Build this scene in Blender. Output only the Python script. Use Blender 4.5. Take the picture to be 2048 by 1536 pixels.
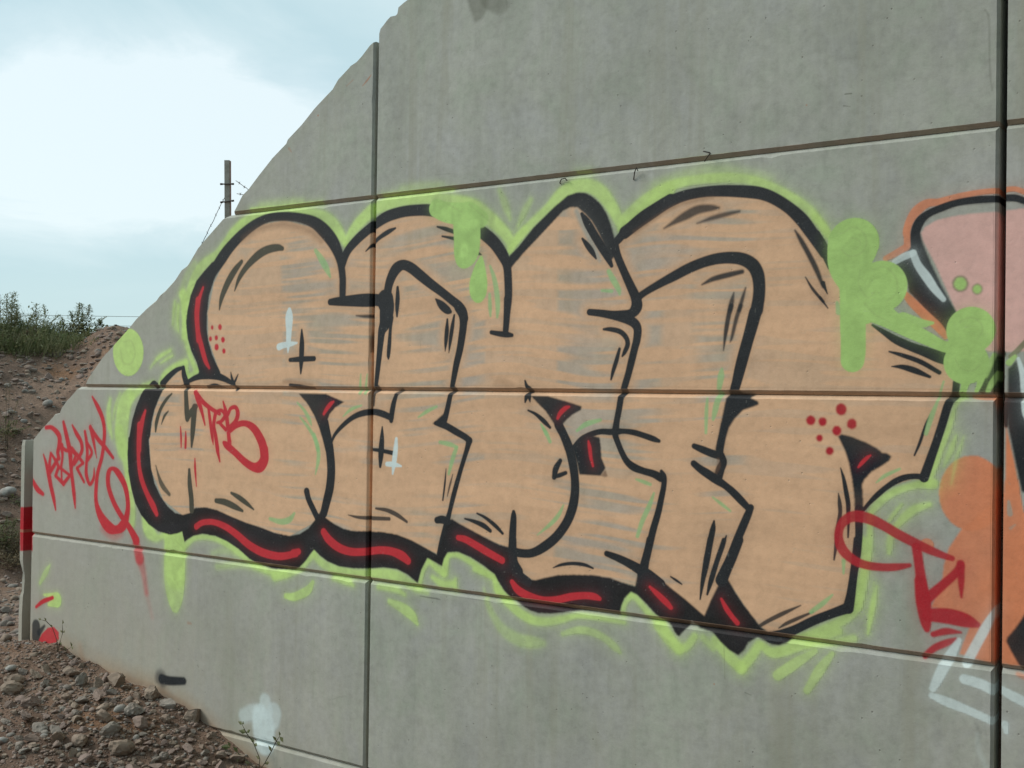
import bpy, math, random, json
import numpy as np
from mathutils import Matrix, Vector
scene = bpy.context.scene
for _o in list(bpy.data.objects): bpy.data.objects.remove(_o)
COL = scene.collection
random.seed(7); RNG = np.random.default_rng(7)

# ================================================================= camera
cam_data = bpy.data.cameras.new('camera'); cam = bpy.data.objects.new('camera', cam_data); COL.objects.link(cam)
cam_data.sensor_width = 36; cam_data.lens = 36*2248/2048; cam_data.clip_start = .05; cam_data.clip_end = 3000
_R = [[0.8250906, 0.0056547, -0.5649722], [0.5648368, 0.0158107, 0.8250511], [0.0135981, -0.999859, 0.0098513]]
_m = Matrix(((_R[0][0], -_R[0][1], -_R[0][2], 3.1273), (_R[1][0], -_R[1][1], -_R[1][2], -3.5461), (_R[2][0], -_R[2][1], -_R[2][2], 0.0), (0, 0, 0, 1)))
cam.matrix_world = _m
scene.camera = cam
scene.render.resolution_x = 1024; scene.render.resolution_y = 768

# ================================================================= daylight: thin overcast, sun behind thin cloud to the front left
SUN_EL, SUN_AZ = math.radians(40), math.radians(-122)      # azimuth measured from +Y (behind the wall) towards +X
world = bpy.data.worlds.new("World"); scene.world = world; world.use_nodes = True
nt = world.node_tree; nt.nodes.clear(); L = nt.links.new
wo = nt.nodes.new('ShaderNodeOutputWorld'); bg = nt.nodes.new('ShaderNodeBackground'); bg.inputs[1].default_value = .1
L(bg.outputs[0], wo.inputs[0])
sky = nt.nodes.new('ShaderNodeTexSky'); sky.sky_type = 'NISHITA'; sky.sun_disc = False
sky.sun_elevation = SUN_EL; sky.sun_rotation = SUN_AZ; sky.air_density = 1.0; sky.dust_density = 2.0; sky.ozone_density = 1.0
tc = nt.nodes.new('ShaderNodeTexCoord')
def wnoise(scale, sc, detail=4, rough=.55, dist=0., loc=(0, 0, 0)):
    mp = nt.nodes.new('ShaderNodeMapping'); mp.inputs['Scale'].default_value = sc; mp.inputs['Location'].default_value = loc; L(tc.outputs['Generated'], mp.inputs[0])
    n = nt.nodes.new('ShaderNodeTexNoise'); n.inputs['Scale'].default_value = scale; n.inputs['Detail'].default_value = detail
    n.inputs['Roughness'].default_value = rough; n.inputs['Distortion'].default_value = dist; L(mp.outputs[0], n.inputs['Vector']); return n.outputs['Fac']
def wramp(fac, stops):
    r = nt.nodes.new('ShaderNodeValToRGB'); L(fac, r.inputs[0]); e = r.color_ramp.elements
    while len(e) < len(stops): e.new(.5)
    for i, (p, c) in enumerate(stops): e[i].position = p; e[i].color = (*c, 1)
    return r.outputs[0]
veil = wramp(wnoise(2.6, (1, 1, 2.6), 5, .5, .3, (2.35, 1.1, .6)), [(.34, (3.5, 4.78, 5.12)), (.52, (3.7, 4.95, 5.2)), (.70, (4.4, 5.5, 5.65))])
# the bright bank of cloud low in the left of the view, broken up by noise
dt = nt.nodes.new('ShaderNodeVectorMath'); dt.operation = 'DISTANCE'; mpc = nt.nodes.new('ShaderNodeMapping'); mpc.inputs['Scale'].default_value = (1, 1, 2.4); mpc.inputs['Location'].default_value = (0.797, -0.569, -0.486)
L(tc.outputs['Generated'], mpc.inputs[0]); L(mpc.outputs[0], dt.inputs[0])
ad = nt.nodes.new('ShaderNodeMath'); ad.operation = 'MULTIPLY_ADD'; L(wnoise(4.2, (1, 1, 2.6), 7, .62, .5, (1.3, .4, .7)), ad.inputs[0]); ad.inputs[1].default_value = -.30; L(dt.outputs['Value'], ad.inputs[2])
cm = wramp(ad.outputs[0], [(.0, (1, 1, 1)), (.05, (.4, .4, .4)), (.13, (0, 0, 0))])
mv = nt.nodes.new('ShaderNodeMix'); mv.data_type = 'RGBA'; L(cm, mv.inputs[0]); L(veil, mv.inputs[6]); mv.inputs[7].default_value = (5.5, 6.3, 6.45, 1); veil = mv.outputs[2]
mx = nt.nodes.new('ShaderNodeMix'); mx.data_type = 'RGBA'; mx.inputs[0].default_value = .86
L(sky.outputs[0], mx.inputs[6]); L(veil, mx.inputs[7]); L(mx.outputs[2], bg.inputs[0])

sun_d = bpy.data.lights.new('sun', 'SUN'); sun = bpy.data.objects.new('sun', sun_d); COL.objects.link(sun)
sun_d.energy = 1.5; sun_d.angle = math.radians(22); sun_d.color = (1, .95, .87)
_d = Vector((math.sin(SUN_AZ)*math.cos(SUN_EL), math.cos(SUN_AZ)*math.cos(SUN_EL), math.sin(SUN_EL)))
sun.rotation_euler = _d.to_track_quat('Z', 'Y').to_euler(); sun.location = _d*50
vs = scene.view_settings; vs.view_transform = 'Standard'; vs.look = 'None'; vs.gamma = 1; vs.exposure = 0.68; vs.use_curve_mapping = False

# ================================================================= helpers
def tag(o, label=None, cat=None, group=None, kind=None):
    for k, v in (('label', label), ('category', cat), ('group', group), ('kind', kind)):
        if v: o[k] = v
    return o
def mesh_obj(name, verts, faces, mat, parent=None, uv=None, smooth=False, loc=None):
    me = bpy.data.meshes.new(name); me.from_pydata([tuple(v) for v in verts], [], faces)
    if mat: me.materials.append(mat)
    if uv is not None:
        ul = me.uv_layers.new(name='wall'); vi = np.empty(len(me.loops), int); me.loops.foreach_get('vertex_index', vi)
        ul.data.foreach_set('uv', np.asarray(uv, np.float32)[vi].ravel())
    if smooth: me.polygons.foreach_set('use_smooth', [True]*len(me.polygons))
    me.update()
    o = bpy.data.objects.new(name, me); COL.objects.link(o)
    if parent: o.parent = parent
    if loc is not None: o.location = loc
    return o
def empty(name, loc=(0, 0, 0), rz=0):
    o = bpy.data.objects.new(name, None); COL.objects.link(o); o.location = loc; o.rotation_euler = (0, 0, rz); o.empty_display_size = .1; return o
class MB:
    def __init__(s): s.v = []; s.f = []
    def add(s, v, f):
        n = len(s.v); s.v += [tuple(map(float, p)) for p in v]; s.f += [tuple(i+n for i in q) for q in f]
    def tube(s, pts, rads, n=6):
        base = len(s.v); pts = [Vector(p) for p in pts]
        for i, p in enumerate(pts):
            t = (pts[min(i+1, len(pts)-1)]-pts[max(i-1, 0)]).normalized(); a = t.cross(Vector((.3, .1, 1))if abs(t.z) < .9 else Vector((1, 0, 0))).normalized(); b = t.cross(a)
            r = rads[i] if hasattr(rads, '__len__') else rads
            for k in range(n):
                c = 2*math.pi*k/n; s.v.append(tuple(p+a*math.cos(c)*r+b*math.sin(c)*r))
        for i in range(len(pts)-1):
            for k in range(n):
                k2 = (k+1) % n; s.f.append((base+i*n+k, base+i*n+k2, base+(i+1)*n+k2, base+(i+1)*n+k))
        s.f.append(tuple(base+k for k in range(n))[::-1]); s.f.append(tuple(base+(len(pts)-1)*n+k for k in range(n)))
    def box(s, x0, x1, y0, y1, z0, z1):
        s.add([(x0, y0, z0), (x1, y0, z0), (x1, y1, z0), (x0, y1, z0), (x0, y0, z1), (x1, y0, z1), (x1, y1, z1), (x0, y1, z1)],
              [(0, 3, 2, 1), (4, 5, 6, 7), (0, 1, 5, 4), (1, 2, 6, 5), (2, 3, 7, 6), (3, 0, 4, 7)])
    def build(s, name, mat, parent=None, smooth=False, loc=None): return mesh_obj(name, s.v, s.f, mat, parent, smooth=smooth, loc=loc)
def new_mat(name, rough=.8, spec=.3):
    m = bpy.data.materials.new(name); m.use_nodes = True; b = m.node_tree.nodes['Principled BSDF']
    b.inputs['Roughness'].default_value = rough; b.inputs['Specular IOR Level'].default_value = spec
    return m, m.node_tree, b
def N(t, ty, **k):
    n = t.nodes.new(ty)
    for a, v in k.items(): setattr(n, a, v)
    return n
def noise(t, vec, scale, sc=(1, 1, 1), detail=4, rough=.55, dist=0, out='Fac'):
    mp = N(t, 'ShaderNodeMapping'); mp.inputs['Scale'].default_value = sc; t.links.new(vec, mp.inputs[0])
    n = N(t, 'ShaderNodeTexNoise'); n.inputs['Scale'].default_value = scale; n.inputs['Detail'].default_value = detail; n.inputs['Roughness'].default_value = rough; n.inputs['Distortion'].default_value = dist
    t.links.new(mp.outputs[0], n.inputs['Vector']); return n.outputs[out]
def ramp(t, fac, stops):
    r = N(t, 'ShaderNodeValToRGB'); t.links.new(fac, r.inputs[0]); e = r.color_ramp.elements
    while len(e) < len(stops): e.new(.5)
    for i, (p, c) in enumerate(stops):
        e[i].position = p; e[i].color = (*c, 1) if hasattr(c, '__len__') else (c, c, c, 1)
    return r.outputs[0]
def mix(t, fac, a, b, bt='MIX'):
    m = N(t, 'ShaderNodeMix', data_type='RGBA', blend_type=bt)
    for s, v in ((0, fac), (6, a), (7, b)):
        if hasattr(v, 'is_linked') or isinstance(v, bpy.types.NodeSocket): t.links.new(v, m.inputs[s])
        else: m.inputs[s].default_value = v if s == 0 else (*v, 1)
    return m.outputs[2]
def math_n(t, op, a, b=None):
    m = N(t, 'ShaderNodeMath', operation=op)
    for i, v in enumerate((a, b)):
        if v is None: continue
        if isinstance(v, bpy.types.NodeSocket): t.links.new(v, m.inputs[i])
        else: m.inputs[i].default_value = v
    return m.outputs[0]

# ---------------------------------------------------------------- value noise and ground height (metres, eye level = 0)
def _hash(ix, iy, s):
    h = (ix.astype(np.int64)*374761393 + iy.astype(np.int64)*668265263 + s*1442695041) & 0xFFFFFFFF
    h = ((h ^ (h >> 13))*1274126177) & 0xFFFFFFFF
    return ((h ^ (h >> 16)) & 0xFFFF)/65535.0
def vnoise(x, y, s=0):
    x = np.asarray(x, float); y = np.asarray(y, float)
    ix = np.floor(x); iy = np.floor(y); fx = x-ix; fy = y-iy
    fx = fx*fx*(3-2*fx); fy = fy*fy*(3-2*fy)
    a = _hash(ix, iy, s); b = _hash(ix+1, iy, s); c = _hash(ix, iy+1, s); d = _hash(ix+1, iy+1, s)
    return (a*(1-fx)+b*fx)*(1-fy)+(c*(1-fx)+d*fx)*fy
def fbm(x, y, o=4, s=0):
    v = 0; a = .5; t = 0
    for i in range(o):
        v = v+a*vnoise(x*2**i+13.7*i, y*2**i-7.1*i, s+i); t += a; a *= .5
    return v/t
def sstep(a, b, x):
    t = np.clip((x-a)/(b-a), 0, 1); return t*t*(3-2*t)
def ground_z(x, y):
    x = np.asarray(x, float); y = np.asarray(y, float)
    foot = np.interp(x, [-4.5, -3.2, -2.4, -2.13, -1.75, -1.26, -.91, -.61, -.2, .5, 3], [-1.56, -1.47, -1.352, -1.35, -1.425, -1.47, -1.575, -1.68, -1.76, -1.79, -1.8])
    out = np.clip(-y, 0, 3)
    z = foot-.07*out*sstep(-.3, 1.2, out)*1.2-.03*out
    # loose bank beyond the wall's end
    t = (x-3.13)*-.84+(y+3.55)*.55; u = -(x-3.13)*.55-(y+3.55)*.84      # u grows to the left
    nf = fbm(x*.55, y*.55, 3, 5)-.5
    crest = .37+.36*sstep(-.05, -.75, u)+.08*nf
    ramp = sstep(9.9, 14.6, t+1.3*nf)
    # fill held behind the wall, spilling past its end
    zf = 1.30+.73*x-.18*np.clip(y-2.5, 0, 99)
    zf = np.where(y > .12, zf, -9)
    zf = np.minimum(zf, 1.55)
    base = np.where(y > .0, np.minimum(foot, -1.36)-.06*np.clip(y, 0, 3), z)
    far = sstep(0, .3, y)
    zb = base+(crest-base)*ramp; zz = np.maximum(base, zb)
    zz = np.where(x > -2.36, np.where(y > .12, np.maximum(zf, zz*0-1.5), zz), np.maximum(zz, base+(np.maximum(zf, base)-base)*sstep(.25, 2.6, y)))
    # lumps
    am = sstep(30, 16, np.hypot(x, y))
    l = (fbm(x*2.1, y*2.1, 3, 11)-.5)*.10*sstep(.15, .9, np.abs(y))+(fbm(x*7, y*7, 3, 21)-.5)*.045+(fbm(x*22, y*22, 2, 31)-.5)*.016
    l = l+(fbm(x*1.3+.6*t, y*1.3, 3, 41)-.5)*.22*sstep(9, 11, t)
    return zz+l*am

# stroke = (kind, class, colour, opacity, edge softness mm, x, z, radius, ... in mm) / polygon = x, z, ...
PAINT = json.loads('''[["p","N","pink",1.0,2.4,[2212,514,2223,531,2257,550,2303,558,2359,562,2435,562,2573,570,2664,541,2721,473,2734,345,2691,234,2589,151,2447,146,2409,149,2399,155,2356,186,2316,273,2259,407,2218,490]],
["s","N","orange",1.0,3.1,[2106,442,9,2136,456,11,2165,472,11]],
["s","N","orange",1.0,3.0,[2171,472,11,2171,502,11,2169,523,12,2179,556,13,2199,584,16,2228,603,14,2260,605,11,2288,610,11,2330,618,10,2386,624,9,2440,624,9,2477,625,8,2503,614,8,2520,606,8]],
["s","N","orange",1.0,2.8,[2514,611,10,2599,605,10,2689,567,9,2752,485,9,2765,344,8,2723,219,8]],
["s","N","black",1.0,3.0,[2197,467,15,2195,515,15,2208,550,15,2234,572,12,2274,587,12,2316,598,11,2372,602,12,2427,600,11,2475,599,11,2503,588,10,2520,581,10]],
["s","N","black",1.0,2.9,[2514,586,11,2586,583,11,2670,547,11,2733,472,11,2744,345,13,2704,227,12,2602,133,11]],
["p","N","black",1.0,2.5,[2181,471,2209,514,2218,481,2241,423,2276,346,2298,305,2318,269,2304,222,2287,207,2256,247,2223,282,2176,336,2172,366,2140,413,2125,425,2159,448]],
["s","N","white",0.9,3.1,[2133,429,9,2156,442,11,2189,454,11]],
["s","N","white",0.9,3.1,[2189,453,11,2204,416,12,2230,378,14,2254,341,12,2280,308,8]],
["s","N","orange",1.0,3.1,[2163,337,5,2181,310,13,2225,263,14,2265,225,13,2290,195,7]],
["s","N","orange",0.8,3.0,[2235,252,6,2262,217,6,2285,189,4]],
["s","N","black",1.0,3.0,[2447,141,12,2432,108,13,2412,71,14,2394,36,13]],
["s","N","black",1.0,2.9,[2448,73,8,2430,35,14]],
["p","N","black",1.0,2.3,[2464,96,2487,123,2497,83,2502,32,2504,5,2465,5]],
["s","N","olive",1.0,2.9,[2471,133,7,2492,153,8,2518,183,8]],
["s","N","white",1.0,2.9,[2492,127,5,2503,85,8,2509,32,10]],
["s","N","black",1.0,2.9,[2454,6,16,2456,-29,12,2460,-72,5]],
["p","N","orange",1.0,2.3,[2460,-69,2471,-118,2484,-175,2499,-257,2499,-261,2461,-264,2460,-137]],
["p","N","black",1.0,2.3,[2463,16,2502,12,2507,-22,2520,-59,2522,-267,2504,-261,2486,-175,2471,-99,2464,-65]],
["s","N","white",1.0,2.9,[2507,-3,7,2510,-31,7,2514,-50,4]],
["s","N","orange",0.85,5.9,[2436,9,12,2442,-29,8,2447,-73,6]],
["s","N","orange",0.75,3.0,[2369,14,6,2394,13,9,2431,13,9]],
["p","N","orange",0.96,2.4,[2458,-269,2456,-293,2449,-317,2439,-339,2424,-358,2407,-372,2388,-382,2367,-386,2347,-385,2327,-378,2309,-366,2294,-349,2282,-329,2275,-305,2272,-280,2274,-254,2281,-230,2292,-207,2307,-189,2325,-174,2345,-165,2365,-162,2386,-163,2405,-171,2423,-183,2437,-200,2448,-221,2455,-244]],
["p","N","orange",0.93,7.4,[2339,-382,2302,-444,2289,-495,2284,-545,2266,-593,2252,-628,2338,-632,2368,-663,2343,-732,2336,-757,2431,-774,2648,-744,2697,-554,2658,-389,2505,-322,2493,-228,2470,-258]],
["p","N","orange",0.95,2.3,[2458,-230,2493,-228,2511,-322,2645,-347,2697,-526,2648,-744,2478,-772,2455,-752,2457,-523,2459,-523]],
["s","N","orange",1.0,3.0,[2239,-440,21]],
["s","N","concrete",0.8,2.9,[2469,-292,4,2471,-311,7,2473,-328,8]],
["s","N","concrete",0.5,2.9,[2475,-370,5,2487,-359,3]],
["p","N","black",1,4.4,[2513,-621,2490,-660,2469,-689,2466,-701,2478,-726,2494,-754,2508,-775,2526,-783,2524,-592]],
["s","N","orange",0.8,5.8,[2498,-793,6,2519,-800,8,2535,-808,8]],
["s","H","lime",0.92,15.5,[-1218,462,28,-1212,434,26,-1201,340,21,-1188,237,19,-1144,143,17,-1111,97,20]],
["s","H","lime",0.92,14.9,[-1204,259,21,-1202,329,21,-1197,399,23,-1170,468,28,-1137,536,30,-1083,589,31,-1015,622,26,-975,643,24,-923,689,23,-871,736,25,-794,777,26,-711,795,22,-617,806,18,-494,802,17,-374,784,23,-286,749,34,-227,703,34,-187,658,23,-169,632,16]],
["s","H","lime",0.45,14.5,[-1257,401,22,-1262,307,22]],
["s","H","lime",0.4,19.2,[-1234,470,21,-1194,548,20,-1139,601,20]],
["s","H","lime",0.8,15.7,[-1278,427,9,-1284,380,11,-1290,319,7]],
["s","H","lime",0.8,15.6,[-1249,407,7,-1254,341,9,-1246,285,6]],
["s","H","lime",0.92,13.2,[-169,641,16,-123,696,27,-57,745,30,-4,773,30,92,790,28,196,793,24,298,788,27,397,767,31,495,736,37,566,696,33,627,649,28,674,601,24,684,555,13]],
["s","H","lime",0.92,12.5,[684,555,11,710,591,18,749,629,17]],
["s","H","lime",0.92,12.1,[680,553,10,722,602,18,788,657,19,853,703,21,908,746,29,959,771,29,1022,772,28,1076,745,29,1117,699,26,1146,651,23,1163,607,12]],
["s","H","lime",0.92,11.6,[1159,601,9,1190,630,16,1245,667,17,1302,701,19,1359,723,20]],
["s","H","lime",0.92,11.1,[1180,638,22,1239,683,23,1297,716,22,1354,738,21,1428,750,19,1501,751,19,1573,746,20,1644,734,19,1713,709,17,1780,672,17,1847,625,17,1890,577,15,1916,537,12]],
["s","H","lime",0.35,24.0,[1296,750,15,1409,777,14,1519,783,17,1626,765,13,1729,729,11]],
["s","H","lime",0.92,10.5,[1879,589,13,1907,555,15,1924,526,15]],
["s","H","lime",0.5,26.9,[-693,849,11,-556,846,13,-434,842,9]],
["s","H","lime",0.35,24.5,[133,847,8,246,848,12,347,842,8]],
["s","H","lime",0.9,8.9,[-756,830,11,-555,827,11,-316,824,10]],
["s","H","lime",0.9,8.2,[38,823,9,196,823,9,396,816,9]],
["s","H","lime",0.9,5.5,[979,826,5,1033,824,5]],
["s","H","lime",0.6,13.5,[628,790,11,656,735,19,680,676,9]],
["s","H","lime",0.55,13.4,[773,740,13,747,701,18,719,647,9]],
["s","H","lime",0.92,16.0,[-1432,35,16,-1477,21,19,-1536,-2,23,-1589,-29,28]],
["s","H","lime",0.9,16.2,[-1612,-29,40,-1649,-78,53,-1666,-162,54,-1668,-235,54,-1651,-301,50]],
["s","H","lime",0.92,16.2,[-1685,-206,35,-1655,-284,31,-1627,-380,23,-1600,-490,23,-1570,-586,23,-1572,-663,23]],
["s","H","lime",0.75,16.4,[-1764,-51,12,-1774,-105,20,-1768,-179,22,-1743,-243,10]],
["s","H","lime",0.7,16.4,[-1686,-20,8,-1723,-89,12,-1737,-149,8]],
["s","H","lime",0.92,15.8,[-1482,-632,18,-1443,-687,38,-1387,-716,24,-1340,-707,14]],
["s","H","lime",0.92,15.6,[-1326,-687,18,-1260,-719,65,-1244,-783,75,-1241,-884,73]],
["s","H","lime",0.85,7.2,[-1249,-712,75,-1249,-853,77,-1245,-927,73,-1240,-987,57,-1237,-1034,32]],
["s","H","lime",0.92,14.9,[-1178,-745,16,-1119,-700,17,-1044,-685,15,-949,-688,16,-862,-710,20,-783,-743,21,-712,-779,18,-610,-804,14,-500,-802,13]],
["s","H","lime",0.35,18.4,[-981,-755,14,-894,-738,18,-815,-749,12]],
["s","H","lime",0.5,18.1,[-946,-815,16,-750,-791,16,-561,-815,14]],
["s","H","lime",0.92,15.7,[-1370,35,21,-1345,74,20,-1288,107,18,-1231,128,16,-1189,134,15]],
["s","H","lime",0.92,15.5,[-1189,134,18,-1185,102,18,-1177,64,21]],
["s","H","lime",0.92,15.4,[-1180,64,15,-1132,81,14,-1104,97,12]],
["s","H","lime",0.9,15.8,[-1449,112,5,-1391,159,13,-1305,192,11]],
["s","H","lime",0.9,15.8,[-1376,131,4,-1325,154,9,-1288,167,7]],
["p","H","lime",0.95,5.0,[-1506,187,-1508,160,-1516,135,-1530,113,-1548,94,-1570,80,-1595,71,-1622,68,-1649,71,-1675,80,-1699,94,-1719,114,-1734,136,-1744,162,-1748,189,-1746,216,-1737,241,-1723,264,-1704,283,-1681,297,-1656,305,-1629,307,-1602,304,-1576,294,-1553,280,-1534,261,-1519,238,-1509,213]],
["s","H","lime",0.75,7.9,[-2253,-936,7,-2287,-976,20,-2338,-1038,12]],
["s","H","lime",0.95,5.3,[-2301,-1096,7,-2231,-1096,18,-2183,-1109,39,-2204,-1127,25,-2256,-1143,11]],
["s","H","lime",0.92,14.2,[-566,-820,24,-490,-801,22,-415,-773,17,-372,-736,19,-328,-701,15]],
["s","H","lime",0.92,13.6,[-328,-695,17,-299,-724,20,-241,-748,23,-156,-760,23,-59,-760,22,42,-748,24,141,-748,26,206,-771,24,258,-785,14]],
["s","H","lime",0.92,13.0,[261,-770,12,275,-714,14,303,-673,12]],
["s","H","lime",0.92,12.9,[306,-670,12,344,-693,16,381,-714,17]],
["s","H","lime",0.92,12.7,[387,-708,18,392,-659,18,410,-638,13,453,-634,14,513,-653,15,572,-680,15,631,-703,14]],
["s","H","lime",0.92,12.4,[631,-707,12,652,-752,21,689,-780,19]],
["s","H","lime",0.9,12.9,[326,-734,11,382,-757,20,431,-747,14]],
["s","H","lime",0.8,12.8,[442,-731,9,440,-765,15]],
["s","H","lime",0.85,6.5,[-333,-823,11,-365,-863,21,-442,-898,20,-495,-901,14]],
["s","H","lime",0.9,13.7,[-211,-789,17,-127,-801,17,-99,-811,9]],
["s","H","lime",0.8,8.1,[104,-857,14,170,-874,23,222,-898,23,251,-929,9]],
["s","H","lime",0.8,13.3,[43,-803,13,142,-805,16,182,-818,11]],
["s","H","lime",0.6,13.1,[239,-792,13,302,-800,10]],
["s","H","lime",0.92,12.6,[536,-681,12,583,-695,10,625,-704,8]],
["s","H","lime",0.92,12.1,[630,-717,7,644,-746,14,672,-776,18,714,-805,20,759,-829,21,812,-845,19,877,-842,18,941,-825,16,1004,-805,12,1086,-802,11,1147,-803,11,1199,-805,9]],
["s","H","lime",0.5,13.3,[580,-753,6,599,-807,14,632,-859,18,679,-902,24,747,-927,26,813,-929,24,857,-926,15]],
["s","H","lime",0.65,9.0,[942,-879,11,1005,-858,15,1067,-857,16,1120,-873,15,1160,-896,16,1183,-914,8]],
["s","H","lime",0.92,11.5,[1190,-777,13,1198,-741,13,1221,-707,13]],
["s","H","lime",0.92,11.4,[1221,-704,13,1245,-712,14,1272,-739,15,1303,-767,16,1342,-793,18,1372,-823,19,1397,-853,15]],
["s","H","lime",0.92,11.3,[1337,-798,23,1370,-836,23,1413,-869,21]],
["s","H","lime",0.92,11.1,[1413,-869,18,1445,-856,16,1472,-819,15]],
["s","H","lime",0.7,11.0,[1504,-819,14,1540,-847,14]],
["s","H","lime",0.92,10.9,[1549,-821,18,1598,-868,22,1642,-900,22]],
["s","H","lime",0.92,10.8,[1642,-900,20,1676,-861,19,1705,-816,17]],
["s","H","lime",0.92,10.5,[1718,-818,15,1748,-834,19,1789,-824,19,1851,-796,17,1911,-765,15,1970,-737,15]],
["s","H","lime",0.92,10.3,[2048,-440,12,2047,-517,12,2033,-595,13,2020,-658,18,1989,-696,17,1930,-731,16,1871,-762,15,1810,-790,13]],
["s","H","lime",0.8,10.3,[2017,-754,15,1951,-775,13,1871,-793,14]],
["s","H","lime",0.75,6.5,[1895,-810,9,1831,-858,18,1770,-907,18]],
["s","H","lime",0.75,6.4,[1951,-810,9,1912,-866,18,1869,-941,13]],
["s","H","lime",0.92,10.0,[2256,-252,17,2217,-256,14,2185,-265,13,2145,-281,13,2112,-303,14,2085,-329,14,2065,-356,10]],
["s","H","lime",0.92,10.2,[2067,-362,10,2066,-397,11,2066,-448,11,2063,-500,10,2054,-552,11,2044,-604,13,2031,-650,16]],
["s","H","lime",0.85,10.0,[2162,-322,6,2143,-347,8,2126,-372,7]],
["s","H","lime",0.9,10.0,[2244,-316,10,2202,-333,15,2169,-362,15,2146,-390,11]],
["s","H","lime",0.9,10.1,[2130,-426,13,2127,-446,13,2126,-472,9]],
["s","H","lime",0.85,10.1,[2089,-581,4,2081,-626,10,2071,-680,10,2063,-732,4]],
["s","H","lime",0.5,10.1,[2080,-571,4,2073,-652,8,2063,-729,5]],
["s","H","lime",0.92,9.8,[2343,14,11,2328,4,10,2317,-16,8,2310,-41,9,2301,-75,10,2288,-114,10,2273,-154,11,2258,-204,11,2249,-231,9,2240,-255,11]],
["s","H","lime",0.75,9.8,[2320,-104,4,2309,-139,10,2296,-173,9,2287,-197,4]],
["s","H","lime",0.6,9.8,[2342,-107,3,2333,-138,7,2322,-172,7,2315,-212,5,2308,-249,2]],
["p","F","tan",1.0,3.9,[-951,88,-1032,244,-1039,381,-1043,348,-999,507,-934,595,-805,709,-678,757,-542,765,-373,722,-255,637,-202,567,-148,594,-40,674,93,729,223,739,496,671,567,623,638,543,671,488,723,542,832,643,939,718,1010,712,1085,645,1136,542,1191,588,1303,652,1181,582,1298,643,1410,689,1556,696,1696,673,1798,610,1864,535,1888,505,1925,436,2067,237,2067,233,2142,186,2216,152,2280,129,2316,48,2299,-11,2258,-156,2227,-239,2183,-241,2203,-237,2129,-265,2048,-346,2031,-399,2022,-521,2004,-637,2000,-660,1830,-748,1747,-782,1683,-734,1599,-626,1507,-752,1391,-677,1291,-615,1244,-670,1125,-658,981,-662,810,-698,738,-661,705,-587,575,-557,417,-505,361,-641,267,-618,112,-580,-104,-585,-216,-565,-285,-532,-331,-565,-478,-636,-503,-638,-754,-601,-1020,-548,-1192,-597,-1337,-532,-1436,-385,-1452,-219,-1441,-204,-1414,-98,-1358,-2,-1330,36,-1245,88,-1209,106,-1187,41,-1103,60,-967,65,-873,38]],
["p","B","black",1.0,3.8,[-968,612,-1015,604,-1069,565,-1123,522,-1163,454,-1186,375,-1191,315,-1191,363,-1190,302,-1178,246,-1152,190,-1112,134,-1094,92,-1103,67,-940,65,-947,92,-975,129,-1003,170,-1032,234,-1044,290,-1045,359,-1033,427,-1041,394,-1032,448,-999,520,-967,574,-934,599]],
["s","B","black",1,5.3,[-1001,566,29,-948,618,33,-896,665,30,-818,718,27,-729,761,24,-641,783,21,-542,782,21,-445,768,22,-361,742,27,-302,704,32,-249,654,32,-214,601,27,-196,550,21,-185,491,20,-184,449,20,-184,399,18]],
["s","B","brown",0.4,20.1,[-805,700,14,-728,730,15,-640,746,16,-541,745,15,-444,727,17,-372,700,16,-313,658,12]],
["s","B","black",1,4.0,[-187,550,20,-173,583,21,-149,615,21,-100,653,22,-45,686,22,-2,708,23,61,734,25,145,747,24,223,747,24,289,741,25,349,725,25,447,686,25,515,654,24,563,624,26,610,586,26,648,539,25,667,500,20,674,451,19,677,375,18,671,301,14,666,250,13]],
["s","B","black",1.0,3.1,[673,369,17,670,290,15,666,235,13]],
["s","B","black",1.0,3.1,[599,242,9,634,236,11,671,232,12,696,229,8]],
["s","B","black",1.0,3.4,[-255,390,15,-218,391,19,-161,391,23,-100,391,27,-40,390,29,9,389,26,58,379,28,74,362,29]],
["s","B","black",1.0,3.3,[56,387,45,65,355,40,63,326,37,56,290,30,40,258,21,33,205,17,26,144,15,19,83,13,12,30,11]],
["s","B","black",0.9,3.3,[21,20,15,10,10,13,5,-2,8,2,-51,5]],
["s","B","black",1.0,3.3,[90,313,13,86,265,9,82,205,11,78,160,10,78,144,5]],
["s","B","black",0.8,6.3,[-7,283,8,-18,226,9,-23,173,3]],
["s","B","black",1.0,3.2,[65,387,21,72,439,22,87,479,24,113,514,26,149,528,22,191,514,23,238,483,23,294,445,21,355,407,19,404,374,19,439,350,20,459,326,21,466,299,21]],
["s","B","black",1.0,3.2,[438,346,22,460,315,22,463,276,19,455,218,18,446,172,17,432,122,16,421,72,14,412,29,12]],
["s","B","black",0.9,3.2,[424,20,11,410,2,9]],
["s","M","black",1.0,3.2,[403,-4,12,391,-53,13,380,-92,14,372,-119,12]],
["s","M","black",1.0,3.2,[331,-117,9,358,-119,15,388,-128,15,432,-147,15,481,-168,14,500,-181,15]],
["p","M","black",1.0,3.2,[370,-78,316,-119,358,-131,390,-126]],
["s","M","black",1.0,3.2,[500,-181,15,489,-216,12,475,-255,11,457,-306,11,439,-360,12,423,-412,12,409,-463,11,395,-510,14,374,-582,15,361,-637,15]],
["s","B","black",0.85,3.3,[153,15,8,122,-5,9]],
["s","M","black",1.0,3.3,[122,-9,10,110,-41,13,102,-78,14,98,-112,11]],
["s","M","black",1.0,3.4,[-235,-210,7,-213,-176,9,-168,-137,11,-113,-103,12,-59,-85,14,1,-78,14,50,-85,15,98,-100,14]],
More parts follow.
